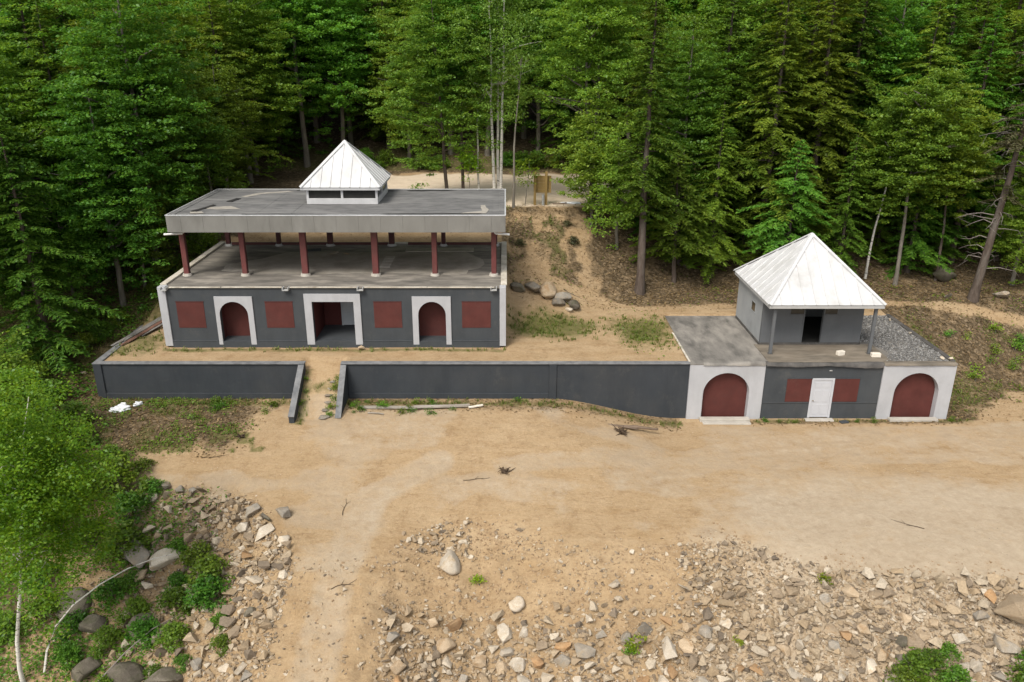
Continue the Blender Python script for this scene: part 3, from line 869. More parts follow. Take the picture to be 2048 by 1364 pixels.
box('edge_flashing', RX0 - .02, RX1 + .02, RY0 - .02, RY0 + .05, 9.742, 9.79, 'flashing', roof, 0.006)
box('edge_flashing', RX0 - .02, RX0 + .05, RY0 + .052, RY1 + .02, 9.742, 9.79, 'trim_grey', roof, 0.006)
box('edge_flashing', RX1 - .05, RX1 + .02, RY0 + .052, RY1 + .02, 9.742, 9.79, 'flashing', roof, 0.006)
box('edge_flashing', RX0 + .052, RX1 - .052, RY1 - .05, RY1 + .02, 9.742, 9.79, 'trim_grey', roof, 0.006)
# cant strips inside the roof edge
for (a, b, c, d) in ((RX0 + .055, RX1 - .055, RY0 + .055, RY0 + .235), (RX0 + .055, RX1 - .055, RY1 - .295, RY1 - .055)):
    box('edge_felt', a, b, c, d, 9.702, 9.755, 'roof_felt', roof)
for (a, b) in ((RX0 + .055, RX0 + .335), (RX1 - .335, RX1 - .055)):
    box('edge_felt', a, b, RY0 + .237, RY1 - .297, 9.702, 9.758, 'roof_felt', roof)
# roofing felt laps, tears and pale patches
for k in range(9):
    xa = -16.4 + k * 1.75 + random.uniform(-.1, .1)
    if -11.5 < xa < -6.5: continue
    box('felt_lap', xa, xa + 1.7, 41.0 + random.uniform(0, .1), 47.6, 9.737, 9.740 + .003 * (k % 3), 'roof_felt', roof)
def slit(pts, z, mat, name, th=0.01, amp=.03, seed=1, per=.3):
    return prism(name, [(a, b, z) for a, b in ragged(pts, amp, per, seed)], (0, 0, th), mat, roof)
slit([(-16.55, 41.6), (-16.25, 41.5), (-15.75, 43.3), (-15.95, 43.5)], 9.762, 'tear', 'felt_tear', seed=5)
slit([(-15.6, 44.4), (-15.2, 44.3), (-15.0, 45.3), (-15.3, 45.4)], 9.762, 'tear', 'felt_tear', seed=6)
slit([(-13.6, 40.78), (-9.2, 40.76), (-9.2, 40.86), (-13.6, 40.88)], 9.762, 'tear', 'felt_tear', seed=7, amp=.02)
slit([(-6.4, 40.78), (-1.4, 40.9), (-1.2, 41.05), (-6.0, 40.95)], 9.762, 'tear', 'felt_tear', seed=8, amp=.02)
slit([(-12.5, 47.95), (-6.7, 47.8), (-6.6, 47.95), (-12.5, 48.06)], 9.762, 'tear', 'felt_tear', seed=9, amp=.02)
slit([(-5.9, 47.9), (-2.9, 47.95), (-3.5, 48.1), (-5.6, 48.1)], 9.762, 'tear', 'felt_tear', seed=10, amp=.02)
slit([(-15.9, 42.8), (-14.9, 43.1), (-14.1, 42.3), (-15.3, 42.2), (-16.0, 42.4)], 9.75, 'patch_pale', 'felt_patch', 0.008, seed=11)
slit([(-16.3, 41.0), (-15.6, 41.1), (-15.9, 41.5), (-16.5, 41.4)], 9.764, 'patch_pale', 'felt_patch', 0.008, seed=12)
slit([(-2.3, 41.0), (-1.0, 41.1), (-0.85, 41.9), (-1.1, 43.3), (-1.35, 43.2), (-1.2, 41.7), (-2.2, 41.2)], 9.762, 'patch_pale', 'felt_patch', 0.008, seed=13)
slit([(-14.9, 45.8), (-14.2, 46.9), (-12.6, 47.6), (-13.0, 47.85), (-14.6, 47.2), (-15.2, 46.0)], 9.750, 'patch_pale', 'felt_patch', 0.006, seed=14)
for sx in (-1, 1):   # white drain pipes under the eaves
    s = Soup()
    xa = RX0 + .62 if sx < 0 else RX1 - .55
    ox = -1.0 if sx < 0 else 0.75
    s.tube([(xa, 40.95, 8.86), (xa, 40.95, 8.76), (xa + .06 * sx, 40.93, 8.72), (xa + ox, 40.9, 8.68)], [.055] * 4, 8)
    me = s.mesh('drain_pipe'); me.transform(Matrix.Translation(-base(pav)))
    link('drain_pipe', smooth_shade(me), 'pvc', pav)
# cupola
CX0, CX1, CY0, CY1 = -10.88, -6.98, 43.66, 47.56
cup = box('cupola', CX0, CX1, CY0, CY1, 9.745, 10.06, 'cupola_trim', pav, 0.01)
for i in range(3):
    for (yy) in (CY0 + .06, CY1 - .06):
        xk = CX0 + .06 + i * (CX1 - CX0 - .12) / 2
        box('post', xk - .06, xk + .06, yy - .058, yy + .058, 10.063, 10.52, 'cupola_trim', cup)
for xx in (CX0 + .06, CX1 - .06):
    yk = (CY0 + CY1) / 2
    box('post', xx - .058, xx + .058, yk - .06, yk + .06, 10.063, 10.52, 'cupola_trim', cup)
hw = (CX1 - CX0 - .12) / 2
for i in range(2):
    a = CX0 + .125 + i * hw
    for yy in (CY0 + .085, CY1 - .1):
        box('window_pane', a, a + hw - .13, yy, yy + .02, 10.063, 10.52, 'dark_glass', cup)
    for xx in (CX0 + .085, CX1 - .1):
        b = CY0 + .125 + i * hw
        box('window_pane', xx, xx + .02, b, b + hw - .13, 10.063, 10.52, 'dark_glass', cup)
pyramid_roof(pav, 'cupola_roof', -11.14, -6.96 + .14, 43.5, 47.82, 10.70, 12.9, 8, 'metal_white', 0.165, 'cupola_trim')

# ------------------------------------------------------------------ garage building under the slab
gar = thing('garage', (15.9, 40, 0), 'low dark grey garage with two white arched bays, red panels and white entry door', 'building')
GY0 = 36.9
GT = 3.0
gops = [arch_path(10.01, 12.34, 0.0, 1.42, 2.55), arch_path(19.66, 21.91, 0.0, 1.42, 2.55)]
for (x0, x1, op) in ((9.26, 13.03, gops[0]), (18.95, 22.58, gops[1])):
    pts = [(x0, -.3)] + [(op[0][0], -.3)] + op[1:-1] + [(op[-1][0], -.3), (x1, -.3), (x1, GT), (x0, GT)]
    s = prism('arch_bay', [(a, GY0 - .07, b) for a, b in pts], (0, .36, 0), 'white_paint', gar)
    box('door_panel', op[0][0] - .1, op[-1][0] + .1, GY0 + .1 + .192, GY0 + .36, -.2, 2.75, 'red_paint', gar)
    box('sill', op[0][0] - .1, op[-1][0] + .1, GY0 - .42, GY0 - .075, -.3, 0.15 if x0 < 15 else 0.13, 'concrete', gar, 0.02)
box('sill', 10.0, 12.42, GY0 - .72, GY0 - .425, -.3, 0.07, 'concrete', gar, 0.02)
prism('wall', [(a, GY0, b) for a, b in [(13.034, -.3), (13.034, GT), (18.946, GT), (18.946, -.3), (16.53, -.3), (16.53, 2.16), (15.55, 2.16), (15.55, -.3)]], (0, .28, 0), 'grey_paint', gar)
for a, b in ((13.04, 15.46), (16.63, 18.94)):
    box('ledge', a, b, GY0 - .028, GY0 - .002, .86, .93, 'grey_paint', gar, .01)
panel_door(gar, 15.47, 16.61, GY0 + .03, 0.06, 2.24, 'door_white', 'door_white', True, 0.11)
box('door_step', 15.3, 16.75, GY0 - .34, GY0 - .03, -.2, 0.055, 'concrete', gar, 0.02)
for a, b in ((14.22, 15.455), (16.625, 17.86)):
    box('window_panel', a, b, GY0 - .03, GY0 - .003, .955, 2.22, 'red_paint', gar, .004)
    box('head_trim', a - .02, b + .02, GY0 - .045, GY0 - .004, 2.223, 2.25, 'grey_paint', gar.children[-1])
box('vent_cap', 16.26, 16.40, GY0 - .05, GY0 - .003, 2.63, 2.69, 'trim_grey', gar, .01)
box('side_wall', 9.27, 9.55, GY0 + .295, 44.25, -.3, GT, 'grey_paint', gar)
box('side_wall', 22.30, 22.57, GY0 + .295, 44.25, -.3, GT, 'white_paint', gar)
box('back_wall', 9.27, 22.57, 44.255, 44.5, -.3, GT, 'grey_paint', gar)
slab = box('deck_slab', 9.25, 22.60, GY0 - .09, 44.55, 3.003, 3.05, 'slab_felt', gar)
box('porch_slab', 13.2, 19.4, GY0 + .1, 39.5, 3.053, 3.085, 'porch_slab', slab)
# torn roofing felt curling along the front edge
def felt_edge(name, x0, x1, seed, mat, lift, drop):
    r = random.Random(seed)
    n = int((x1 - x0) / .18)
    top, lo = [], []
    v, q = [], []
    for k in range(n + 1):
        x = x0 + (x1 - x0) * k / n
        w1 = math.sin(k * .33 + seed) * .5 + math.sin(k * .13 + 2 * seed) * .5
        v += [(x, GY0 + .28, 3.055), (x, GY0 - .02 + .03 * w1, 3.075 + lift * max(0, w1)), (x, GY0 - .11 + .02 * w1, 3.06 + lift * .6 * w1), (x, GY0 - .13 + .02 * w1, 2.99 - drop * (.5 + .5 * w1) - r.uniform(0, .03))]
    for k in range(n):
        for j in range(3):
            a = k * 4 + j
            q.append((a, a + 1, a + 5, a + 4))
    me = mesh_np(name, np.array(v) - np.array(base(slab)), quads=np.array(q))
    return link(name, me, mat, slab)
felt_edge('torn_felt', 9.9, 13.0, 3, 'slab_felt', .10, .02)
felt_edge('torn_felt', 13.05, 18.9, 5, 'membrane', .05, .16)
felt_edge('torn_felt', 18.95, 22.55, 8, 'porch_slab', .02, .03)
box('slab_kerb', 22.36, 22.62, 37.1, 44.5, 3.053, 3.13, 'membrane', slab, .02)
box('slab_kerb', 9.22, 9.32, 37.1, 44.5, 3.053, 3.07, 'pale_edge', slab, .008)

# hut on the slab
HX0, HX1, HY0, HY1 = 13.48, 18.75, 39.5, 44.0
hut = thing('hut', (16.1, 41.7, 3.05), 'small grey hut with white metal pyramid roof standing on the garage slab', 'hut')
HT = 5.66
# front wall with doorway and two small windows
prism('front_wall', [(a, HY0, b) for a, b in [(HX0, 3.09), (HX0, HT), (HX1, HT), (HX1, 3.09), (16.66, 3.09), (16.66, 5.45), (15.68, 5.45), (15.68, 3.09)]], (0, .16, 0), 'hut_shaded', hut)
box('side_wall', HX0, HX0 + .16, HY0 + .163, HY1 - .002, 3.053, HT, 'hut_paint', hut)
box('side_wall', HX1 - .16, HX1, HY0 + .163, HY1 - .002, 3.053, HT, 'hut_paint', hut)
box('back_wall', HX0, HX1, HY1, HY1 + .16, 3.053, HT, 'hut_paint', hut)
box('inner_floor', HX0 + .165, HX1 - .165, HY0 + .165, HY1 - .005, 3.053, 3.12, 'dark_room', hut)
for a, b in ((14.93, 15.62), (16.72, 17.36)):
    w = box('window', a, b, HY0 - .012, HY0 - .003, 4.78, 5.45, 'dark_glass', hut)
    box('window_sill', a - .03, b + .03, HY0 - .05, HY0 - .004, 4.735, 4.775, 'hut_shaded', w)
w = box('window', HX0 - .014, HX0 - .003, 40.78, 41.42, 4.44, 4.92, 'dark_glass', hut)
for (ya, yb, za, zb) in ((40.72, 41.48, 4.925, 4.97), (40.72, 41.48, 4.39, 4.435), (40.72, 40.775, 4.437, 4.923), (41.425, 41.48, 4.437, 4.923)):
    box('window_frame', HX0 - .03, HX0 - .002, ya, yb, za, zb, 'hut_paint', w)
for a, b in ((15.62, 15.677), (16.663, 16.72)):
    box('door_jamb', a, b, HY0 - .03, HY0 - .003, 3.09, 5.5, 'hut_shaded', hut)
box('base_trim', HX0 - .03, HX1 + .03, HY0 - .06, HY0 - .032, 3.09, 3.2, 'membrane', hut)
box('base_trim', HX0 - .05, HX0 - .003, HY0 + .0, HY1, 3.053, 3.18, 'membrane', hut)
for x in (13.62, 18.70):
    p = box('post', x - .075, x + .075, 38.08, 38.23, 3.10, 5.62, 'trim_grey' if False else 'hut_shaded', hut, .012)
    box('post_base', x - .13, x + .13, 38.03, 38.28, 3.087, 3.098, 'rail_red' if False else 'membrane', p)
pyramid_roof(hut, 'roof', 13.22, 18.98, 37.86, 44.3, 5.80, 8.66, 10, 'metal_white', 0.20, 'trim_grey', seam_h=0.055)

# grey gravel on the right of the slab
def hull_arr(npts, seed, flat=0.75):
    r = np.random.default_rng(seed)
    p = r.normal(size=(npts, 3)); p /= np.linalg.norm(p, axis=1, keepdims=True)
    p *= r.uniform(.82, 1.0, (npts, 1)); p[:, 2] *= flat
    bm = bmesh.new()
    vs = [bm.verts.new(q) for q in p]
    bmesh.ops.convex_hull(bm, input=vs)
    for v in [v for v in bm.verts if not v.link_faces]:
        bm.verts.remove(v)
    bmesh.ops.triangulate(bm, faces=bm.faces[:])
    bm.verts.index_update()
    V = np.array([v.co[:] for v in bm.verts]); F = np.array([[v.index for v in f.verts] for f in bm.faces])
    bm.free()
    return V, F
HULLS = [hull_arr(7 + k % 3, 100 + k) for k in range(14)]
def stones_mesh(name, pos, size, seed):
    r = np.random.default_rng(seed)
    vs, fs, n = [], [], 0
    for p, s in zip(pos, size):
        V, F = HULLS[r.integers(len(HULLS))]
        a = r.uniform(0, 6.28); c, d = math.cos(a), math.sin(a)
        W = V * s * r.uniform(.6, 1.35, 3)
        t = r.uniform(-.5, .5)
        W = W @ np.array([[1, 0, 0], [0, math.cos(t), -math.sin(t)], [0, math.sin(t), math.cos(t)]])
        W = W @ np.array([[c, -d, 0], [d, c, 0], [0, 0, 1]])
        vs.append(W + p); fs.append(F + n); n += len(V)
    me = mesh_np(name, np.concatenate(vs), tris=np.concatenate(fs))
    me.shade_flat()
    return me
r = np.random.default_rng(21)
gp = np.stack([r.uniform(18.9, 22.34, 5200), r.uniform(37.15, 44.4, 5200)], 1)
gp = gp[(gp[:, 0] > 19.35) | (gp[:, 1] < 39.4) | (gp[:, 0] > 18.9)]
gp = gp[(gp[:, 0] > 19.45 + 0.3 * np.sin(gp[:, 1] * 2)) | (gp[:, 1] > 39.8)]
tag(link('gravel', stones_mesh('gravel', np.column_stack([gp, 3.065 + r.uniform(0, .03, len(gp))]), r.uniform(.03, .062, len(gp)), 5), 'grey_gravel'),
    'loose grey gravel spread beside the hut on the garage slab', 'gravel', kind='stuff')

# ------------------------------------------------------------------ retaining walls
WT = 3.06
def coping_run(parent, x0, x1, y0, y1):
    box('coping', x0, x1, y0, y1, WT - .06, WT, 'coping', parent, .012)
rl = thing('retaining_wall', (-15, 37, 1), 'dark grey retaining wall with side return left of the dirt ramp', 'wall')
box('wall_panel', -20.2, -10.32, WALL_Y + .04, WALL_Y + .26, -.3, WT - .063, 'dark_paint', rl)
box('footing_band', -20.2, -10.32, WALL_Y - .02, WALL_Y + .037, -.3, 1.42, 'dark_paint', rl, .012)
box('corner_pier', -20.62, -20.203, WALL_Y - .03, WALL_Y + .29, -.3, WT - .063, 'dark_paint', rl, .015)
box('return_wall', -20.6, -20.32, WALL_Y + .293, 44.5, -.3, WT - .063, 'dark_paint', rl)
coping_run(rl, -20.64, -10.02, WALL_Y - .05, WALL_Y + .30)
coping_run(rl, -20.64, -20.28, WALL_Y + .303, 44.5)
def wing(parent, xa, xb, y_end, z_end):
    w = prism('wing_wall', [(xa, WALL_Y + .26, -.3), (xa, y_end, -.3), (xa, y_end, z_end), (xa, WALL_Y - .053, WT - .10), (xa, WALL_Y - .053, WT - .065), (xa, WALL_Y + .26, WT - .065)], (xb - xa, 0, 0), 'dark_paint', parent)
    dz = Vector((0, (WALL_Y - .06) - y_end, (WT - .1) - z_end)).normalized()
    n = Vector((0, -dz.z, dz.y))
    a, b = Vector((xa - .02, y_end - .02, z_end)), Vector((xa - .02, WALL_Y - .056, WT - .1))
    prism('wing_coping', [a + n * .003, b + n * .003, b + n * .05, a + n * .05], (xb - xa + .04, 0, 0), 'coping', parent)
wing(rl, -10.3, -10.05, 34.25, 1.35)
rr = thing('retaining_wall', (1, 37, 1), 'long dark grey retaining wall joining the dirt ramp to the garage', 'wall')
box('wall_panel', -7.92, 2.22, WALL_Y + .04, WALL_Y + .26, -.3, WT - .063, 'dark_paint', rr)
box('footing_band', -7.92, 2.22, WALL_Y - .02, WALL_Y + .037, -.3, 1.42, 'dark_paint', rr, .012)
box('pilaster', 2.223, 2.60, WALL_Y - .03, WALL_Y + .27, -.3, WT - .063, 'dark_paint', rr, .015)
box('wall_panel', 2.603, 9.255, WALL_Y + .03, WALL_Y + .26, -.3, WT - .063, 'dark_paint', rr)
coping_run(rr, -8.22, 2.4, WALL_Y - .05, WALL_Y + .30)
coping_run(rr, 2.403, 9.252, WALL_Y - .05, WALL_Y + .30)
wing(rr, -8.19, -7.94, 34.75, 1.05)

# ------------------------------------------------------------------ vegetation builders
def unit(v):
    return v / (np.linalg.norm(v, axis=-1, keepdims=True) + 1e-9)

def leaf_quads(c, a, n, L, W):
    """diamond leaves: centre, long axis, normal, length, width"""
    a = unit(a); b = unit(np.cross(n, a))
    L = np.broadcast_to(np.asarray(L, float), (len(c),))[:, None] * .5
    W = np.broadcast_to(np.asarray(W, float), (len(c),))[:, None] * .5
    up = unit(np.cross(a, b)) * W * 0.35
    v = np.stack([c - a * L, c + b * W + up - a * L * .1, c + a * L, c - b * W + up - a * L * .1], 1).reshape(-1, 3)
    return v

def quads_mesh(name, v):
    n = len(v) // 4
    return mesh_np(name, v, quads=np.arange(n * 4).reshape(n, 4))

def hemlock(seed, H, R, cb, dens=1.0, sparse=0.0, droop=0.34, flat=1.0, leafw=0.095):
    """layered conifer: flat drooping sprays round a straight trunk"""
    r = np.random.default_rng(seed)
    s = Soup()
    zz = np.linspace(-0.6, H, 12)
    r0 = 0.012 * H + .05
    wob = np.stack([np.cumsum(r.normal(0, .03, 12)), np.cumsum(r.normal(0, .03, 12)), zz], 1); wob[0, :2] = 0; wob[1, :2] = 0
    rad = r0 * np.clip(1 - zz / H * .96, .03, None); rad[0] *= 1.5; rad[1] *= 1.0
    s.tube(wob, rad, 8)
    leaves = []
    nb = int((H - cb) / 0.085 * dens)
    for k in range(nb):
        t = (k + r.uniform(0, 1)) / nb
        t = t ** 0.9
        z0 = cb + (H - cb) * t * .985
        az = k * 2.39996 + r.normal(0, .35)
        prof = (1 - t ** 1.5) ** 0.85 * (0.66 + .34 * min(1, t / .18)) + .04
        L = R * prof * r.uniform(.5, 1.15) * (.82 + .3 * math.sin(z0 * 1.9 + az * 2 + seed))
        if r.uniform() < sparse: continue
        lift = 0.05 + .4 * t ** 2 + r.normal(0, .06)
        n_u = max(3, int(L / .12))
        u = (np.arange(n_u) + r.uniform(.2, .8, n_u)) / n_u
        u = u[u > .16]
        ca, sa = math.cos(az), math.sin(az)
        bx, by = np.interp(z0, zz, wob[:, 0]), np.interp(z0, zz, wob[:, 1])
        bend = r.normal(0, .12)
        def P(u):
            rr = L * u
            return np.stack([bx + rr * (ca - bend * u * sa), by + rr * (sa + bend * u * ca), z0 + L * (lift * u - droop * u * u)], -1)
        pu = np.linspace(0, 1, 4)
        s.tube(P(pu), np.array([.02, .016, .01, .004]) * (0.5 + L * .35), 3)
        pos = P(u)
        tl = (0.16 + .28 * L / 2.2) * (1.05 - .62 * u) * r.uniform(.7, 1.3, len(u)) + .08
        for sg in (-1, 1):
            ang = az + sg * r.normal(.95, .16, len(u))
            d = np.stack([np.cos(ang), np.sin(ang), r.normal(-.22, .16, len(u))], -1)
            m = 6
            for j in range(m):
                f = (j + .6) / m
                c = pos + d * (tl * f)[:, None] + r.normal(0, .02, pos.shape)
                a2 = ang + sg * r.normal(-.25, .4, len(u)) * (1 if j % 2 else -1)
                ax = np.stack([np.cos(a2), np.sin(a2), r.normal(-.25, .2, len(u))], -1)
                nn = np.stack([r.normal(0, .3, len(u)), r.normal(0, .3, len(u)), np.ones(len(u)) * flat], -1)
                leaves.append(leaf_quads(c, ax, nn, tl * .42 + .09, leafw * r.uniform(.7, 1.3, len(u))))
    return smooth_shade(s.mesh('trunk')), quads_mesh('crown', np.concatenate(leaves))

def broadleaf(seed, H, R, cb, clumps, per, leaf=0.17, stems=1, top=1.0, tilt=0.55, trunk_r=None, lean=(0, 0), squash=.45, shell=.45, limbs=14, hang=0.0, bark_forks=True):
    """deciduous tree: trunk, limbs and clumps of leaves through an uneven crown"""
    r = np.random.default_rng(seed)
    s = Soup()
    tr = trunk_r or (0.011 * H + .03)
    axes = []
    for k in range(stems):
        n = 10
        zz = np.linspace(-0.6, H * .93, n)
        off = np.array([0, 0]) if stems == 1 else np.array([math.cos(k * 2.4 + seed), math.sin(k * 2.4 + seed)]) * (.18 + .05 * k)
        sp = np.array(lean) + (np.array([0., 0]) if stems == 1 else off * R * .5)
        tt = np.clip(zz / H, 0, 1)
        p = np.stack([off[0] + sp[0] * tt ** 1.2 + np.cumsum(r.normal(0, .05, n)), off[1] + sp[1] * tt ** 1.2 + np.cumsum(r.normal(0, .05, n)), zz], 1)
        p[0, :2] = off; p[1, :2] = off
        rd = tr * (1 - .25 * (stems > 1)) * np.clip(1 - tt * .9, .08, None); rd[0] *= 1.4
        s.tube(p, rd, 8)
        axes.append((zz, p))
    def axis_at(z, k=0):
        zz, p = axes[k % stems]
        return np.array([np.interp(z, zz, p[:, 0]), np.interp(z, zz, p[:, 1]), z])
    ctr = np.array([lean[0] * .6, lean[1] * .6, cb + (H - cb) * .5])
    hz = (H - cb) * .5 * top
    ph = r.uniform(0, 6.28, 6)
    def lump(az, el):
        return 1 + .16 * np.sin(3 * az + ph[0] + 2 * el) + .13 * np.sin(5 * az + ph[1]) + .14 * np.sin(4 * el * 2 + ph[2] + az)
    cen = []
    while len(cen) < clumps:
        az, el = r.uniform(0, 6.283), math.asin(r.uniform(-1, 1))
        q = r.uniform(0, 1) ** shell * lump(az, el) * r.uniform(.86, 1.06)
        w = math.cos(el) ** .8 * (1.0 - .18 * math.sin(el))
        cen.append(ctr + np.array([R * q * w * math.cos(az), R * q * w * math.sin(az), hz * q * math.sin(el)]))
    cen = np.array(cen)
    for k in range(limbs):
        tgt = cen[r.integers(len(cen))]
        z0 = max(cb * .75, min(H * .85, tgt[2] - r.uniform(.15, .45) * np.linalg.norm(tgt[:2] - ctr[:2]) - .3))
        a = axis_at(z0, k)
        mid = (a + tgt) / 2 + np.array([0, 0, r.uniform(-.1, .25)])
        path = np.array([a, a * .6 + mid * .4, mid, mid * .45 + tgt * .55, tgt])
        path[1:-1] += r.normal(0, .06, (3, 3))
        s.tube(path, tr * np.array([.42, .34, .25, .16, .06]), 5)
    m = clumps * per
    c0 = np.repeat(cen, per, 0)
    size = np.repeat(r.uniform(.32, .62, clumps), per) * (.75 + R * .12)
    o = r.normal(0, 1, (m, 3)); o = unit(o) * (r.uniform(0, 1, m) ** .5)[:, None]
    o[:, 2] *= squash
    c = c0 + o * size[:, None]
    c[:, 2] -= hang * (np.hypot(o[:, 0], o[:, 1]) * size)
    nn = np.stack([r.normal(0, tilt, m), r.normal(0, tilt, m), np.ones(m)], -1)
    ax = np.stack([r.normal(0, 1, m) + o[:, 0], r.normal(0, 1, m) + o[:, 1], r.normal(-.35 - hang, .35, m)], -1)
    ls = leaf * r.uniform(.6, 1.3, m)
    return smooth_shade(s.mesh('trunk')), quads_mesh('crown', leaf_quads(c, ax, nn, ls, ls * .62))

def shrub(seed, R, H, clumps, per, leaf=0.09, stems=7):
    """bush of thin stems and leaf clumps"""
    r = np.random.default_rng(seed)
    s = Soup()
    tips = []
    for k in range(stems):
        a = r.uniform(0, 6.28); d = R * r.uniform(.2, .8)
        tip = np.array([d * math.cos(a), d * math.sin(a), H * r.uniform(.6, 1.0)])
        b = np.array([.08 * math.cos(a), .08 * math.sin(a), -.15])
        mid = (b + tip) / 2 + np.array([-.1 * math.cos(a), -.1 * math.sin(a), .1 * H])
        s.tube(np.array([b, mid, tip]), [.018, .012, .004], 4)
        tips.append(tip)
    az = r.uniform(0, 6.28, clumps); q = r.uniform(0, 1, clumps) ** .5 * (1 + .25 * np.sin(3 * az + seed))
    zz = r.uniform(.12, 1, clumps) * H
    w = np.sqrt(np.clip(1 - (zz / H * .9) ** 2, .05, 1))
    cen = np.stack([R * q * w * np.cos(az), R * q * w * np.sin(az), zz * (1 - .35 * q ** 2)], 1)
    m = clumps * per
    o = unit(r.normal(0, 1, (m, 3))) * (r.uniform(0, 1, m) ** .5)[:, None] * .26 * (.6 + .5 * R)
    o[:, 2] *= .6
    o *= np.repeat(r.uniform(.6, 1.5, clumps), per)[:, None]
    c = np.repeat(cen, per, 0) + o
    c[:, 2] = np.maximum(c[:, 2], .02)
    nn = np.stack([r.normal(0, .5, m), r.normal(0, .5, m), np.ones(m)], -1)
    ax = np.stack([r.normal(0, 1, m), r.normal(0, 1, m), r.normal(-.1, .5, m)], -1)
    ls = leaf * r.uniform(.6, 1.35, m)
    return smooth_shade(s.mesh('stems')), quads_mesh('foliage', leaf_quads(c, ax, nn, ls, ls * .55))

def plant(kind, proto, x, y, z, scale, rz, label, cat, group, leaf, bark, parts=('trunk', 'crown'), sx=1.0):
    """one tree or shrub: an empty with its woody part and its leaves (mesh data shared between alike ones)"""
    e = thing(kind, (x, y, z), label, cat, group, rz)
    e.scale = (scale * sx, scale * sx, scale)
    for nm, me, mt in ((parts[0], proto[0], bark), (parts[1], proto[1], leaf)):
        o = bpy.data.objects.new(nm, me)
        if len(me.materials) == 0:
            me.materials.append(M[mt])
        COL.objects.link(o)
        o.parent = e
        if me.materials[0] != M[mt]:
            o.material_slots[0].link = 'OBJECT'
            o.material_slots[0].material = M[mt]
    return e

# prototypes
HEM_LOW = [hemlock(11, 16, 4.0, 0.5), hemlock(12, 18, 4.3, 0.8, droop=.4), hemlock(13, 14, 3.8, 0.3, droop=.28)]
HEM_HIGH = [hemlock(14, 18, 4.2, 3.0), hemlock(15, 20, 4.5, 3.6, droop=.42), hemlock(16, 17, 3.9, 2.4)]
BEECH = [broadleaf(21, 13, 3.5, 1.6, 760, 56, .175), broadleaf(22, 15, 3.8, 2.4, 860, 56, .175, squash=.3), broadleaf(23, 12, 3.1, .8, 700, 56, .17, squash=.28)]
MAPLE = [broadleaf(31, 16, 3.5, 3.0, 800, 56, .185, limbs=18), broadleaf(32, 14, 3.2, 2.4, 700, 56, .185, squash=.35, limbs=16)]
YOUNG = [broadleaf(41, 8, 2.1, .8, 330, 40, .16, limbs=10), broadleaf(42, 6.5, 1.9, .4, 290, 40, .16, limbs=8)]

# ------------------------------------------------------------------ chosen trees
def T(kind, proto, x, y, s, rz, label, cat, leaf, bark, group=None, sx=1.0, dz=0.0):
    return plant(kind, proto, x, y, tz(x, y) + dz, s, rz, label, cat, group, leaf, bark, sx=sx)

# clump behind the pavilion
birch_a = broadleaf(51, 17.5, 3.2, 5.6, 620, 36, .15, stems=3, hang=.35, tilt=.8, trunk_r=.17, squash=.8, limbs=18)
T('birch_tree', birch_a, -0.55, 56.4, 1.0, 0.4, 'tall white-barked birch with several stems behind the pavilion roof corner', 'tree', 'leaf_birch', 'birch_bark')
birch_b = broadleaf(52, 13, 1.9, 5.6, 220, 30, .14, hang=.3, tilt=.8, trunk_r=.085, squash=.8, limbs=8)
T('birch_tree', birch_b, -1.85, 57.0, 1.0, 1.0, 'slender single-stemmed white birch beside the many-stemmed birch', 'tree', 'leaf_light', 'birch_bark')
birch_c = broadleaf(53, 10.5, 1.3, 5.6, 70, 26, .13, trunk_r=.10, limbs=6, lean=(.4, 0))
T('birch_tree', birch_c, 0.58, 54.2, 1.0, 0.3, 'thin pale-barked tree with a broken fork between pavilion and notice board', 'tree', 'leaf_birch', 'bark_grey')
maple_a = broadleaf(54, 15.5, 4.0, 2.4, 860, 56, .17, trunk_r=.14, limbs=22, squash=.3, lean=(-1.0, 0))
T('maple_tree', maple_a, -4.1, 56.2, 1.0, 0.0, 'bright green maple with low spreading branches behind the pavilion roof', 'tree', 'leaf_light', 'bark')
maple_b = broadleaf(55, 16.5, 2.9, 5.0, 560, 56, .165, trunk_r=.13, limbs=16, squash=.35)
T('maple_tree', maple_b, -3.0, 57.2, 1.0, 2.1, 'straight dark-stemmed maple right beside the low-branched maple', 'tree', 'leaf_light', 'bark')
sap = broadleaf(56, 3.4, .8, 1.3, 40, 22, .15, trunk_r=.03, limbs=6)
T('sapling', sap, 1.35, 54.9, 1.0, 0.0, 'thin sapling with sparse drooping leaves left of the notice board', 'tree', 'leaf_yellow', 'bark_grey')
T('sapling', sap, -2.55, 56.0, 1.25, 2.0, 'thin leafy sapling between the white birches behind the pavilion', 'tree', 'leaf_yellow', 'bark_grey')
# right of the board
m_c = broadleaf(57, 18, 3.9, 4.6, 860, 56, .18, stems=2, trunk_r=.20, limbs=20, squash=.35, lean=(-.9, 0))
T('maple_tree', m_c, 6.3, 56.3, 1.0, .9, 'large twin-trunked maple right of the notice board', 'tree', 'leaf_light', 'bark_grey')
m_d = broadleaf(58, 8.0, 2.5, 1.0, 460, 40, .18, trunk_r=.09, limbs=12, stems=3, squash=.35)
T('maple_tree', m_d, 5.9, 53.2, 1.0, .5, 'bushy young tree growing on the bank beside the dirt track', 'tree', 'leaf_light', 'bark_grey')
hem_a = hemlock(61, 19, 2.8, 4.6, 1.1)
T('hemlock_tree', hem_a, 8.5, 48.2, 1.0, 0.0, 'tall hemlock with bare brown lower trunk beside the dirt track', 'tree', 'leaf_hemlock', 'bark')
hem_b = hemlock(62, 8.5, 3.2, 1.8, 1.4)
T('hemlock_tree', hem_b, 11.0, 50.0, 1.0, 0.5, 'small bright hemlock between the bare-trunked hemlock and the hut', 'tree', 'leaf_light', 'bark')
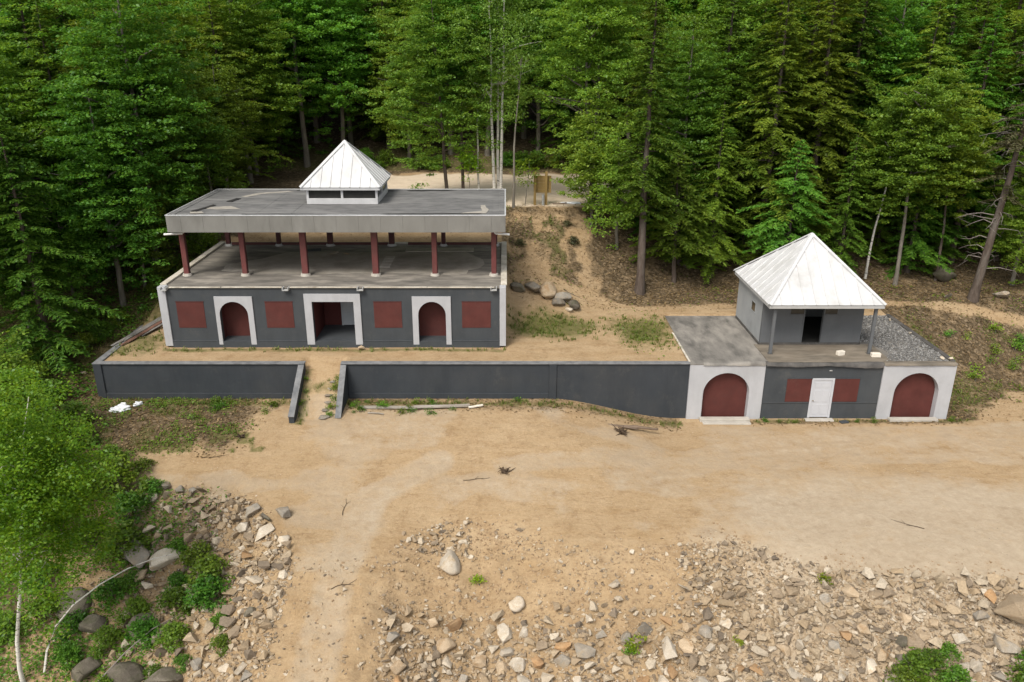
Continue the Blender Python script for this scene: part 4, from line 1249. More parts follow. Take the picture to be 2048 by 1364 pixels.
T('hemlock_tree', HEM_LOW[2], 9.6, 53.2, .5, 0.5, 'hemlock with low sprays behind the bare-trunked hemlock', 'tree', 'leaf_beech', 'bark')
T('maple_tree', YOUNG[0], 7.4, 51.6, 1.0, 0.5, 'leafy young maple left of the bare-trunked hemlock', 'tree', 'leaf_light', 'bark_grey')
T('hemlock_tree', HEM_LOW[1], 13.6, 51.2, .62, 1.5, 'low-branched hemlock left behind the hut roof', 'tree', 'leaf_beech', 'bark')
T('hemlock_tree', HEM_LOW[0], 21.8, 50.4, .6, 2.5, 'low-branched hemlock right behind the hut roof', 'tree', 'leaf_beech', 'bark')
T('beech_tree', BEECH[2], 33.2, 50.2, .8, 2.5, 'bright leafy beech right of the half-dead spruce', 'tree', 'leaf_light', 'bark_grey')
T('hemlock_tree', HEM_LOW[2], 27.2, 52.2, .8, 2.9, 'low-branched hemlock left behind the half-dead spruce', 'tree', 'leaf_beech', 'bark')
hem_c = hemlock(63, 9.5, 3.4, 1.8, 1.4)
T('hemlock_tree', hem_c, 17.8, 49.4, 1.0, 0.9, 'broad bright hemlock spreading its sprays right behind the hut roof', 'tree', 'leaf_light', 'bark')
hem_d = hemlock(64, 18, 3.0, 5.8, 1.0, sparse=.5)
T('spruce_tree', hem_d, 29.0, 47.2, 1.0, 0.2, 'big half-dead spruce with thick bare trunk beside the forest path', 'tree', 'leaf_dead', 'bark')
# dead limbs of that spruce
def snag_limbs():
    r = np.random.default_rng(5); s = Soup()
    for k in range(46):
        z = r.uniform(2.0, 15); a = r.uniform(0, 6.28); L = r.uniform(.8, 2.6)
        d = np.array([math.cos(a), math.sin(a), 0])
        p = np.array([[0, 0, z], d * L * .4 + [0, 0, z + .1], d * L * .75 + [0, 0, z - .05], d * L + [0, 0, z - .35]])
        p[1:] += r.normal(0, .06, (3, 3))
        s.tube(p, [.035, .025, .015, .006], 4)
        for q in range(3):
            st = p[1] * (1 - q / 3) + p[3] * q / 3
            s.tube(np.array([st, st + r.normal(0, .35, 3) + d * .2]), [.010, .004], 3)
    return s.mesh('dead_limbs')
spruce = [o for o in COL.objects if o.name.startswith('spruce_tree')][0]
link('dead_limbs', snag_limbs(), 'dead_wood', spruce)
spruce.rotation_euler = (0.03, 0.06, 0.2)
slim = broadleaf(66, 14, 2.8, 4.6, 460, 56, .175, trunk_r=.14, limbs=12, squash=.3)
T('beech_tree', slim, 25.6, 50.3, 1.0, 0.0, 'slim smooth-trunked beech standing by the boulder beyond the hut', 'tree', 'leaf_beech', 'bark_grey')
slim2 = broadleaf(67, 12, 2.6, 4.2, 380, 56, .175, trunk_r=.09, limbs=10, squash=.3, lean=(.7, .3))
T('beech_tree', slim2, 24.0, 51.2, 1.0, 0.0, 'thin leaning pale trunk left of the smooth beech', 'tree', 'leaf_beech', 'birch_bark')
T('beech_tree', slim2, 28.6, 51.0, 1.05, 2.4, 'thin dark trunk just left of the half-dead spruce', 'tree', 'leaf_beech', 'bark')
# left side
bl_y = broadleaf(71, 11, 2.8, 2.0, 560, 40, .17, limbs=16, trunk_r=.13, squash=.35)
T('beech_tree', bl_y, -22.2, 52.5, 1.25, 0.0, 'light yellow-green beech with visible grey limbs left of the pavilion roof', 'tree', 'leaf_light', 'bark_grey')
front_birch = broadleaf(73, 11.8, 2.4, 3.4, 900, 40, .115, trunk_r=.08, limbs=22, lean=(2.4, .9), squash=.6, tilt=.8)
T('birch_tree', front_birch, -17.35, 22.6, 1.0, 0.0, 'young yellow-green birch with slender white trunk above the boulders', 'tree', 'leaf_yellow', 'birch_bark')
for x, y, k in ((-21.7, 46.2, 0), (-21.2, 50.4, 1), (-24.4, 43.2, 0), (-24.8, 46.8, 1), (-26.6, 42.0, 0), (-19.6, 53.2, 0)):
    T('young_tree', YOUNG[k], x, y, 1.0, x, 'young broadleaf tree under the tall trees beside the pavilion left wall', 'tree', 'leaf_beech', 'bark_grey', 'young trees beside the pavilion')
T('young_tree', YOUNG[0], -19.6, 27.6, .95, 1.0, 'small leafy tree right behind the yellow-green birch', 'tree', 'leaf_shrub', 'bark_grey')
T('young_tree', YOUNG[1], -22.0, 31.2, 1.0, 2.0, 'small leafy tree between the birch and the end of the left wall', 'tree', 'leaf_shrub', 'bark_grey')

# ------------------------------------------------------------------ forest
def by_x(x):
    for lim, t in ((-34, 'far left of the pavilion'), (-24, 'left of the pavilion'), (-17, 'behind the left end of the pavilion'), (-12, 'between the pavilion left end and the cupola'), (-6, 'behind the cupola'), (-2, 'behind the bright maples'),
                   (1.5, 'behind the many-stemmed birch'), (5, 'behind the notice board'), (10, 'behind the twin-trunked maple'), (14, 'behind the rail fence'), (18, 'behind the hut'), (24, 'right of the hut roof'), (31, 'behind the smooth beech'), (39, 'behind the half-dead spruce')):
        if x < lim: return t
    return 'far right of the half-dead spruce'
def row(y):
    return 'front-row' if y < 74 else 'second-row' if y < 79 else 'deep-forest'
def in_left(x, y):
    a = 'at the forest edge' if x > -25 else 'a few metres inside the forest' if x > -31 else 'deep in the forest'
    b = 'beside the left retaining wall' if y < 44 else 'beside the pavilion left wall' if y < 50 else 'beyond the pavilion left corner' if y < 58 else 'well beyond the pavilion'
    return a + ' ' + b
KEY = [(o.location.x, o.location.y) for o in COL.objects if o.get('category') == 'tree']
def scatter(n_try, xr, yr, dmin, ok, seed, taken):
    r = np.random.default_rng(seed); out = []
    for _ in range(n_try):
        x, y = r.uniform(*xr), r.uniform(*yr)
        if not ok(x, y): continue
        if any((x - a) ** 2 + (y - b) ** 2 < dmin * dmin for a, b in out): continue
        if any((x - a) ** 2 + (y - b) ** 2 < (dmin * .75) ** 2 for a, b in taken): continue
        out.append((x, y))
    return out
def in_view(x, y, m=3.0):
    return abs(x) < y * 0.66 + m
r = np.random.default_rng(99)
left = scatter(2600, (-46, -19.8), (37.5, 70), 2.9, lambda x, y: in_view(x, y) and (x < -23.2 or y > 45) and not (x > -23.5 and y < 43) and (x < -20.6 or y > 51), 1, KEY)
left += [(-22.4, 44.6), (-21.8, 48.4)]
for x, y in left:
    s = r.uniform(.8, 1.15)
    far = y > 54
    u = r.uniform()
    if u < .42:
        T('hemlock_tree', HEM_LOW[r.integers(3)], x, y, s, r.uniform(0, 6.28), 'layered hemlock ' + in_left(x, y), 'tree', 'leaf_hemlock', 'bark', 'hemlocks in the left forest')
    elif u < .82:
        T('beech_tree', BEECH[r.integers(3)], x, y, s * 1.05, r.uniform(0, 6.28), 'dense green beech ' + in_left(x, y), 'tree', 'leaf_beech', 'bark_grey', 'beeches in the left forest')
    else:
        T('maple_tree', MAPLE[r.integers(2)], x, y, s * 1.1, r.uniform(0, 6.28), 'light green maple ' + in_left(x, y), 'tree', 'leaf_light', 'bark_grey', 'maples in the left forest')
right = scatter(1600, (11, 47), (50.5, 61), 2.9, lambda x, y: in_view(x, y) and y > 50.5 + .10 * max(0, x - 12) and y < 58 + .25 * max(0, x - 16), 2, KEY)
for x, y in right:
    s = r.uniform(.85, 1.12)
    u = r.uniform()
    if u < .6:
        T('hemlock_tree', HEM_HIGH[r.integers(3)], x, y, s, r.uniform(0, 6.28), ("brighter" if u >= .45 else "dark") + " tall hemlock on the wooded bank " + by_x(x), 'tree', 'leaf_hemlock' if u < .45 else 'leaf_beech', 'bark', 'hemlocks in the wood behind the hut')
    else:
        T('beech_tree', BEECH[r.integers(2)], x, y, s * 1.1, r.uniform(0, 6.28), 'green beech on the wooded bank ' + by_x(x), 'tree', 'leaf_beech', 'bark_grey', 'beeches in the wood behind the hut')
und = scatter(500, (10.5, 40), (51.5, 60), 2.6, lambda x, y: in_view(x, y) and y > 51 + .12 * max(0, x - 12), 5, KEY + [(16.1, 50)])[:26]
for x, y in und:
    T('young_hemlock', HEM_LOW[r.integers(3)], x, y, r.uniform(.28, .5), r.uniform(0, 6.28), 'young hemlock under the taller trees ' + by_x(x), 'tree', 'leaf_beech', 'bark', 'young hemlocks on the wooded bank', sx=1.5)
right2 = scatter(600, (19, 52), (60, 70.5), 3.2, lambda x, y: in_view(x, y), 6, KEY + right)
for x, y in right2:
    u = r.uniform()
    T('hemlock_tree', HEM_LOW[r.integers(3)], x, y, r.uniform(.85, 1.1), r.uniform(0, 6.28), 'dense hemlock right of the lot, ' + by_x(x), 'tree', 'leaf_hemlock' if u < .6 else 'leaf_beech', 'bark', 'hemlocks right of the lot')
back = scatter(2200, (-60, 62), (70.8, 85), 3.0, lambda x, y: in_view(x, y), 3, KEY + left)
for x, y in back:
    s = r.uniform(.9, 1.25)
    u = r.uniform()
    if u < .25:
        T('hemlock_tree', HEM_LOW[r.integers(3)], x, y, s, r.uniform(0, 6.28), row(y) + ' hemlock beyond the lot, ' + by_x(x), 'tree', 'leaf_hemlock', 'bark', 'hemlocks beyond the lot')
    elif u < .6:
        T('beech_tree', BEECH[r.integers(3)], x, y, s * 1.1, r.uniform(0, 6.28), row(y) + ' beech beyond the lot, ' + by_x(x), 'tree', 'leaf_beech', 'bark_grey', 'beeches beyond the lot')
    else:
        T('maple_tree', MAPLE[r.integers(2)], x, y, s * 1.1, r.uniform(0, 6.28), row(y) + ' light green maple beyond the lot, ' + by_x(x), 'tree', 'leaf_light', 'bark_grey', 'maples beyond the lot')

# ------------------------------------------------------------------ shrubs and weeds
SHR = [shrub(81, .95, 1.15, 62, 24, .14, 12), shrub(82, .8, .95, 48, 24, .13, 10), shrub(83, 1.25, 1.6, 92, 26, .15, 14)]
WEED = [shrub(84, .32, .42, 12, 16, .10, 4), shrub(85, .24, .3, 9, 14, .09, 4)]
def S(proto, x, y, s, label, group, leaf='leaf_shrub', kind='shrub', sx=1.0):
    return plant(kind, proto, x, y, tz(x, y) - .03, s, random.uniform(0, 6.28), label, kind, group, leaf, 'bark_grey', ('stems', 'foliage'), sx)
for x, y, s in ((-11.9, 26.2, 1.0), (-11.2, 25.4, .95), (-11.0, 24.5, .9), (-12.4, 24.6, .9), (-12.6, 25.5, .7), (-10.3, 23.6, .5), (-13.2, 23.6, .8), (-12.0, 23.2, .75), (-13.9, 24.6, .8), (-10.0, 22.6, .55), (-14.6, 23.6, .8), (-14.0, 22.0, .7), (-12.9, 21.6, .6), (-15.2, 25.4, .9), (-13.0, 26.9, .6), (-15.9, 23.2, .7), (-12.4, 22.3, .5), (-16.2, 24.4, .9), (-14.4, 25.6, .7), (-17.6, 24.9, 1.0), (-11.4, 22.4, .45)):
    S(SHR[random.randrange(2)], x, y, s, 'leafy green shrub growing among the stones below the birch', 'shrubs on the left rubble')
for x, y, s in ((-15.6, 28.4, 1.1), (-16.7, 29.6, 1.2), (-15.3, 27.2, .9), (-17.4, 31.2, 1.0), (-16.9, 27.6, 1.2), (-18.2, 26.0, 1.2), (-15.0, 29.6, .7), (-18.6, 29.2, 1.3), (-19.6, 32.6, 1.1), (-18.8, 24.4, 1.1), (-20.4, 34.2, 1.0), (-15.9, 30.9, .65)):
    S(SHR[random.randrange(3)], x, y, s, 'dense shrub at the left edge of the sandy clearing', 'shrubs at the left edge of the clearing', 'leaf_beech')
for x, y, s in ((-22.6, 36.0, 1.4), (-24.2, 37.2, 1.7), (-23.4, 34.2, 1.4), (-25.5, 35.4, 1.8), (-24.6, 39.6, 1.5), (-26.4, 38.2, 1.8), (-22.9, 40.6, .9), (-23.6, 42.4, 1.1), (-21.9, 42.8, .7), (-22.4, 41.6, .7), (-20.9, 45.6, .8), (-19.4, 47.4, .9), (-19.0, 49.2, 1.0), (-21.0, 46.9, .9), (-22.2, 33.0, 1.2)):
    S(SHR[random.randrange(3)], x, y, s, 'dark green shrub beyond the return of the left retaining wall', 'shrubs beyond the left wall', 'leaf_beech')
for x, y, s in ((13.7, 20.9, .75), (14.3, 21.3, .7), (15.0, 21.6, .55), (14.8, 20.6, .75), (13.0, 20.6, .6), (17.1, 20.7, .8), (17.5, 21.2, .6)):
    S(SHR[random.randrange(2)], x, y, s, 'low green bush among the rubble of the right embankment', 'bushes on the right embankment')
for x, y, q in ((4.4, 50.6, .5), (1.0, 49.6, .42), (4.1, 52.4, .42)):
    S(SHR[random.randrange(2)], x, y, q, 'scrubby bush on the eroded bank below the notice board', 'bushes on the bank below the notice board', 'leaf_dead')
for k in range(34):
    x = random.uniform(-13, 16); y = 70.2 + random.uniform(0, 1.2)
    S(SHR[random.randrange(3)], x, y, random.uniform(.7, 1.1), 'roadside bush along the far edge of the sandy lot', 'bushes along the far edge of the lot', 'leaf_beech')
for x, y, s in ((-0.98, 24.9, .9), (4.55, 22.2, 1.1), (4.35, 21.95, .8), (8.2, 22.6, .6), (11.6, 24.1, .9)):
    S(WEED[0], x, y, s, 'single bright green weed growing between the stones', 'weeds among the stones', 'leaf_yellow', 'weed')
for x, y, s in ((29.3, 44.8, 1.4), (26.6, 41.6, 1.6), (26.3, 41.0, 1.3), (30.2, 44.0, 1.4), (28.6, 43.4, 1.2), (28.0, 42.6, 1.4), (25.9, 43.6, 1.0), (29.9, 43.2, 1.3), (27.2, 43.9, 1.1), (30.8, 44.6, 1.4), (25.2, 41.9, .8), (29.3, 42.6, 1.2)):
    S(WEED[random.randrange(2)], x, y, s, 'bright weed on the leafy bank right of the garage', 'weeds on the right bank', 'leaf_light', 'weed')
for x, y, s in ((-8.32, 36.7, .7), (-8.4, 36.2, .8), (-8.35, 35.7, .8), (-8.4, 35.2, .8), (-8.45, 34.8, .7), (-9.95, 36.6, .6), (-9.9, 36.0, .7), (-9.95, 35.4, .7)):
    S(WEED[random.randrange(2)], x, y, s, 'weed growing along the wing walls of the dirt ramp', 'weeds on the dirt ramp', 'leaf_shrub', 'weed')
for x, y, q in ((13.2, 36.5, .6), (14.0, 36.55, .45), (14.7, 36.5, .5), (17.9, 36.5, .45), (18.7, 36.5, .6), (22.75, 36.6, .6)):
    S(WEED[random.randrange(2)], x, y, q, 'small weed at the foot of the garage front', 'weeds along the garage front', 'leaf_shrub', 'weed')
for k in range(26):
    x = random.uniform(-7.6, 1.6) if k < 16 else random.uniform(-19.5, -10.6)
    y = random.uniform(35.2, 36.6) if k < 16 else random.uniform(34.6, 36.6)
    S(WEED[random.randrange(2)], x, y, random.uniform(.5, 1.0), 'small weed at the foot of the dark retaining walls', 'weeds below the retaining walls', 'leaf_shrub', 'weed')

# low ground cover, grass and fallen leaves nobody could count
def sample(n, xr, yr, mask, seed):
    r = np.random.default_rng(seed)
    x, y = r.uniform(*xr, n), r.uniform(*yr, n)
    cv = cover(x, y)
    keep = r.uniform(0, 1, n) < np.clip(mask(x, y, cv), 0, 1)
    inb = ((x > -17.9) & (x < .1) & (y > 39.0) & (y < 49)) | ((x > 9.2) & (x < 22.65) & (y > 36.75) & (y < 44.6)) | ((y > 36.85) & (y < 37.25) & (x > -20.7) & (x < 9.3) & ~((x > -10) & (x < -8.2)))
    keep &= ~inb
    return x[keep], y[keep], r
def ground_leaves(name, xs, ys, r, size, mat, label, cat, tilt=.35, lift=.03):
    z = terrain(xs, ys)
    n = len(xs)
    c = np.stack([xs, ys, z + lift * r.uniform(.3, 1.2, n)], 1)
    nn = np.stack([r.normal(0, tilt, n), r.normal(0, tilt, n), np.ones(n)], 1)
    ax = np.stack([r.normal(0, 1, n), r.normal(0, 1, n), r.normal(0, .2, n)], 1)
    L = size * r.uniform(.6, 1.4, n)
    return tag(link(name, quads_mesh(name, leaf_quads(c, ax, nn, L, L * .6)), mat), label, cat, kind='stuff')
xs, ys, rr_ = sample(120000, (-30, 36), (30, 56), lambda x, y, c: c[:, 0] * .9 * (y > 30), 61)
ground_leaves('leaf_litter', xs, ys, rr_, .12, 'litter', 'dry brown fallen leaves covering the ground under the trees', 'leaf litter')
def grass_mesh(name, xs, ys, r, h, per=6):
    n = len(xs) * per
    x = np.repeat(xs, per) + r.normal(0, .05, n); y = np.repeat(ys, per) + r.normal(0, .05, n)
    z = terrain(x, y)
    b = np.stack([x, y, z - .01], 1)
    a = r.uniform(0, 6.28, n); hh = h * r.uniform(.5, 1.4, n)
    w = np.stack([np.cos(a), np.sin(a), 0 * a], 1) * .016
    lean = np.stack([np.cos(a + 1.3), np.sin(a + 1.3), 0 * a], 1) * (hh * r.uniform(.2, .9, n))[:, None]
    t = b + lean + np.stack([0 * a, 0 * a, hh], 1)
    m = b + lean * .4 + np.stack([0 * a, 0 * a, hh * .6], 1)
    v = np.stack([b - w, b + w, m + w * .8, t, m - w * .8], 1)
    q1 = np.stack([v[:, 0], v[:, 1], v[:, 2], v[:, 4]], 1).reshape(-1, 3)
    q2 = np.stack([v[:, 4], v[:, 2], v[:, 3], v[:, 3] * .98 + v[:, 4] * .02], 1).reshape(-1, 3)
    return quads_mesh(name, np.concatenate([q1, q2]))
xs, ys, rr_ = sample(52000, (-21, 31), (31.5, 53), lambda x, y, c: (c[:, 1] - .2) * .9 * (.25 + 2.2 * np.clip(fbm(x * 1.1, y * 1.1, 3) + .12, 0, .4)), 62)
tag(link('grass', grass_mesh('grass', xs, ys, rr_, .16), 'grass'), 'thin yellow-green grass along walls and on the terrace', 'grass', kind='stuff')
xs, ys, rr_ = sample(42000, (-30, -18.2), (22, 52), lambda x, y, c: .55 * ((x < -20.7) | (y > 46.5) | (y < 33)) * (fbm(x * .5, y * .5, 3) > -.08), 63)
ground_leaves('undergrowth', xs, ys, rr_, .17, 'leaf_shrub', 'low green undergrowth covering the forest floor on the left', 'undergrowth', .5, .25)
xs, ys, rr_ = sample(26000, (-20, -11), (19, 30), lambda x, y, c: .8 * (fbm(x * .7, y * .7, 3) > -.05) * np.clip((-11.5 - x) / 2.5, 0, 1) * np.clip((30 - y) * .5, 0, 1), 65)
ground_leaves('undergrowth', xs, ys, rr_, .12, 'leaf_shrub', 'low green plants creeping between the boulders below the birch', 'undergrowth', .5, .2)
xs, ys, rr_ = sample(30000, (0, 34), (37, 56), lambda x, y, c: .5 * np.clip(fbm(x * .45 + 9, y * .45, 4) * 5, 0, 1) * c[:, 0] + .6 * c[:, 1] * (x > 6), 64)
ground_leaves('ground_cover', xs, ys, rr_, .11, 'leaf_shrub', 'patchy green ground cover on the terrace and wooded bank', 'ground cover', .5, .12)

xs, ys, rr_ = sample(9000, (-20.4, -10.4), (31.5, 36.9), lambda x, y, c: .8 * c[:, 0] * np.clip(fbm(x * .8 + 3, y * .8, 3) * 5 + .35, 0, 1), 66)
ground_leaves('weed_cover', xs, ys, rr_, .10, 'leaf_shrub', 'low weeds creeping over the leaves before the left retaining wall', 'weeds', .5, .1)
# ------------------------------------------------------------------ stones
def rock_mesh(seed, n=18, flat=.75, bev=.06, smooth=0):
    V, F = hull_arr(n, seed, flat)
    bm = bmesh.new()
    vs = [bm.verts.new(v) for v in V]
    for f in F:
        bm.faces.new([vs[i] for i in f])
    bmesh.ops.dissolve_limit(bm, angle_limit=.12, verts=bm.verts[:], edges=bm.edges[:])
    bmesh.ops.bevel(bm, geom=bm.edges[:], offset=bev, segments=1 + smooth, affect='EDGES')
    bmesh.ops.triangulate(bm, faces=bm.faces[:])
    me = bm_mesh('stone', bm)
    return me
ROCK = [rock_mesh(200 + k, 9 + (k % 4) * 2, .62 + .12 * (k % 3), .022 + .012 * (k % 3)) for k in range(18)]
def boulder_mesh(seed):
    rr1 = random.Random(seed)
    bm = bmesh.new()
    bmesh.ops.create_icosphere(bm, subdivisions=3, radius=1)
    dirs = [(Vector((rr1.gauss(0, 1), rr1.gauss(0, 1), rr1.gauss(0, 1))).normalized(), rr1.uniform(.55, .86)) for _ in range(13)]
    for v in bm.verts:
        p = v.co.copy()
        for d, k in dirs:          # shave soft facets off the ball
            e = p.dot(d) - k
            if e > 0: p -= d * e * .96
        p *= 1 + .07 * math.sin(4 * p.x + seed) * math.sin(3.3 * p.y) + .04 * math.sin(7 * p.z + p.x * 5) + rr1.uniform(-.012, .012)
        v.co = Vector((p.x, p.y, p.z * .8))
    return bm_mesh('boulder', bm)
BOULD = [boulder_mesh(300 + k) for k in range(5)]
SHADE_BOULD = [rock_mesh(330 + k, 30, .8, .07) for k in range(5)]
for me in BOULD:
    smooth_shade(me)
def stone(x, y, size, mat, label, group=None, kind='stone', meshes=ROCK, sink=.2, sc=None, z=None, rot=None):
    me = meshes[random.randrange(len(meshes))]
    s = sc or (random.uniform(.8, 1.25), random.uniform(.75, 1.1), random.uniform(.7, 1.0))
    o = link(kind, me, None)
    if len(me.materials) == 0:
        me.materials.append(M['rock_tan'])
    o.material_slots[0].link = 'OBJECT'
    o.material_slots[0].material = M[mat]
    o.scale = tuple(size * .5 * k for k in s)
    o.rotation_euler = rot or (random.uniform(-.35, .35), random.uniform(-.35, .35), random.uniform(0, 6.28))
    zz = tz(x, y) if z is None else z
    o.location = (x, y, zz + size * .5 * s[2] * .72 * (1 - 2 * sink) + .0)
    return tag(o, label, kind, group)

big = []
def put(x, y, size, mat, label, group=None, kind='stone', **k):
    big.append((x, y, size * .45))
    return stone(x, y, size, mat, label, group, kind, **k)
put(-2.1, 25.5, 1.25, 'rock_pale', 'large rounded pale boulder half buried beside the dirt track', kind='boulder', meshes=BOULD, sink=.32, sc=(.85, 1.15, .8), rot=(.1, .1, .2))
put(-1.88, 23.3, .95, 'rock_rust', 'big angular stone with a rusty red face on the middle rubble')
put(-2.1, 22.55, .9, 'rock_tan', 'rounded tan stone right below the rusty red-faced stone', meshes=BOULD)
put(0.0, 22.9, .85, 'rock_pale', 'broad pale angular stone in the middle rubble', sc=(1.2, .9, .6))
put(5.65, 22.1, 1.0, 'rock_pale', 'flat whitish slab-like stone beside the yellow-green weed', sc=(1.3, .75, .6))
put(4.0, 24.4, .75, 'rock_pale', 'pale cream block lying alone on the bare dirt slope')
put(0.42, 23.95, .68, 'rock_pale', 'small pale rounded stone on the dirt slope above the middle rubble', meshes=BOULD)
put(4.95, 22.75, .72, 'rock_grey', 'square grey block behind the weed on the right rubble')
put(17.6, 22.5, 1.5, 'rock_tan', 'largest tan boulder at the top of the right embankment', kind='boulder')
put(17.0, 21.8, 1.25, 'rock_grey', 'large flat grey boulder in front of the tan one', kind='boulder', sc=(1.3, .9, .7))
put(11.4, 21.1, 1.0, 'rock_pale', 'big white triangular stone low on the right embankment')
put(.45, 21.8, .8, 'rock_pale', 'pale wedge-shaped stone at the foot of the middle rubble')
put(1.15, 21.8, .75, 'rock_rust', 'orange-brown oval stone next to the pale wedge-shaped one')
put(2.7, 22.0, .9, 'rock_grey', 'big grey upright stone in the middle rubble')
put(-8.95, 27.8, .95, 'rock_grey', 'large grey block at the top right of the left heap')
put(-9.6, 27.7, .75, 'rock_dark', 'dark grey block left of the large grey block')
put(-10.4, 28.3, .9, 'rock_grey', 'long grey stone at the top of the left heap', sc=(1.4, .8, .8))
put(-10.4, 27.5, .85, 'rock_pale', 'pale rectangular block in the left heap', sc=(1.3, .8, .75))
put(-9.5, 26.9, 1.0, 'rock_pale', 'long pale slab lying across the left heap', sc=(1.5, .6, .7))
put(-8.6, 26.2, .6, 'rock_pale', 'round pale stone at the right end of the left heap', meshes=BOULD)
put(-9.9, 26.0, .7, 'rock_rust', 'orange-tan stone in the lower left heap')
put(4.87, 25.75, .34, 'rock_pale', 'small white chunk standing alone on the sandy clearing')
put(-13.4, 26.5, 1.3, 'rock_pale', 'white weathered boulder showing through the shrubs', kind='boulder', meshes=SHADE_BOULD)
put(-14.7, 26.9, 1.4, 'rock_grey', 'flat grey boulder behind the white weathered one', kind='boulder', meshes=SHADE_BOULD, sc=(1.4, .9, .6))
for x, y, s in ((-14.9, 22.7, 1.5), (-13.4, 22.4, 1.7), (-11.9, 21.7, 1.9), (-13.5, 24.0, 1.4), (-16.6, 25.2, 1.7), (-18.6, 22.4, 1.4), (-15.4, 24.3, 1.5), (-15.8, 21.6, 1.5), (-12.7, 20.7, 1.4)):
    put(x, y, s * .85, 'rock_dark', 'dark mossy rounded boulder in the shade below the birch', 'boulders below the birch', 'boulder', meshes=SHADE_BOULD, sink=.25, sc=(random.uniform(.95, 1.35), random.uniform(.8, 1.05), random.uniform(.75, .95)))
for (x, y, s, m, lb) in ((0.75, 45.4, .9, 'rock_dark', 'dark boulder nearest the pavilion wall in the row on the bank'), (1.6, 45.6, 1.05, 'rock_grey', 'grey boulder second from the pavilion wall in the row'),
                    (2.55, 45.5, 1.35, 'rock_tan', 'large tan slab in the middle of the boulder row on the bank'), (3.4, 45.2, 1.0, 'rock_grey', 'grey boulder right of the tan slab in the row'),
                    (3.15, 44.7, .8, 'rock_grey', 'smaller grey boulder below the tan slab in the row'), (4.1, 44.9, .95, 'rock_dark', 'dark boulder at the right end of the row'), (3.75, 44.45, .45, 'rock_pale', 'small pale stone below the right end of the boulder row')):
    put(x, y, s, m, lb, 'row of boulders on the bank', 'boulder', meshes=SHADE_BOULD, sc=(1.3, .95, .9), sink=.15)
put(11.9, 51.6, 1.2, 'rock_dark', 'squat dark boulder under the hemlocks left of the hut', kind='boulder')
put(29.2, 51.3, 1.9, 'rock_dark', 'large dark boulder by the slim beech beyond the hut', kind='boulder', meshes=BOULD)
put(31.2, 47.9, 1.1, 'rock_grey', 'grey boulder right of the half-dead spruce', kind='boulder')
put(27.6, 47.4, .8, 'rock_grey', 'grey stone at the foot of the half-dead spruce')
put(-7.5, 38.85, .42, 'rock_tan', 'tan stone lying against the pavilion plinth', z=3.02)
put(-15.3, 30.0, .8, 'rock_tan', 'tan stone at the corner of the sandy clearing by the shrubs')
for x, y, s in ((-14.5, 29.8, .75), (-13.9, 29.6, .6), (-16.2, 29.4, .7), (-14.9, 29.2, .7), (-13.3, 29.5, .55)):
    put(x, y, s, 'rock_grey', 'grey stone in the short row edging the sandy clearing', 'stones edging the clearing')
# scattered stones: the largest as things, the rest as one mass
r = np.random.default_rng(77)
cand = []
def region(n, xr, y0f, edge, smin, smax, power, name, dens):
    for _ in range(n):
        x = r.uniform(*xr); e = np.interp(x, *RUB_Y) + edge
        y = r.uniform(y0f, e)
        if r.uniform() > dens(x, y): continue
        if -7.9 < x < -4.3: continue
        s = smin + (smax - smin) * r.uniform() ** power
        cand.append((x, y, s, name))
fb = lambda x, y: float(fbm(np.array([x * .6]), np.array([y * .6]), 3)[0])
region(7000, (-14.5, -8.0), 19.0, .3, .14, .66, 2.6, 'left', lambda x, y: (.95 if y > 25.2 else .45) * (1 if x < -9 else .6) * (1 if fb(x, y) > -.10 else .35))
region(10000, (-4.3, 6.5), 18.6, .2, .14, .68, 2.8, 'middle', lambda x, y: np.clip(.03 + (23.7 - y) * .30 + (.5 if (x < -1.2 and y > 26) else 0), 0, 1) * (1 if fb(x, y) > -.06 else .3))
region(20000, (6.0, 20.5), 18.0, .4, .12, .66, 2.6, 'right', lambda x, y: np.clip(.35 + (23.4 - y) * .3, 0, 1) * (1 if fb(x, y) > -.08 else .45))
cand.sort(key=lambda c: -c[2] / (c[1] ** .5))
small, cells = [], {}
for q in big:
    cells.setdefault((int(q[0] // 1.2), int(q[1] // 1.2)), []).append(q)
COLS = [('rock_pale', 'pale cream', .30), ('rock_grey', 'grey', .26), ('rock_tan', 'tan', .26), ('rock_rust', 'rusty brown', .13), ('rock_dark', 'dark grey', .05)]
WHERE = {'left': 'in the heap left of the dirt track', 'middle': 'in the rubble right of the dirt track', 'right': 'in the rubble of the right embankment'}
nst = 0
for x, y, s, nm in cand:
    gk = (int(x // 1.2), int(y // 1.2))
    near = [q for i in (-1, 0, 1) for j in (-1, 0, 1) for q in cells.get((gk[0] + i, gk[1] + j), ())]
    if any((x - a) ** 2 + (y - b) ** 2 < (s * .36 + q * .9) ** 2 for a, b, q in near): continue
    cells.setdefault(gk, []).append((x, y, s * .36))
    if nst < 235:
        u, acc = r.uniform(), 0
        for mt, cn, p in COLS:
            acc += p
            if u <= acc: break
        dd = np.interp(x, *RUB_Y) - y
        sz = 'large ' if s > .52 else 'small ' if s < .40 else ''
        at = 'near the top ' if dd < 1.6 else 'low down ' if dd > 4.2 else ''
        stone(x, y, s, mt, f'{sz}{cn} angular stone {at}{WHERE[nm]}', f'{sz}{cn} stones {at}{WHERE[nm]}', sink=.22)
        nst += 1
    else:
        small.append((x, y, s * .5))
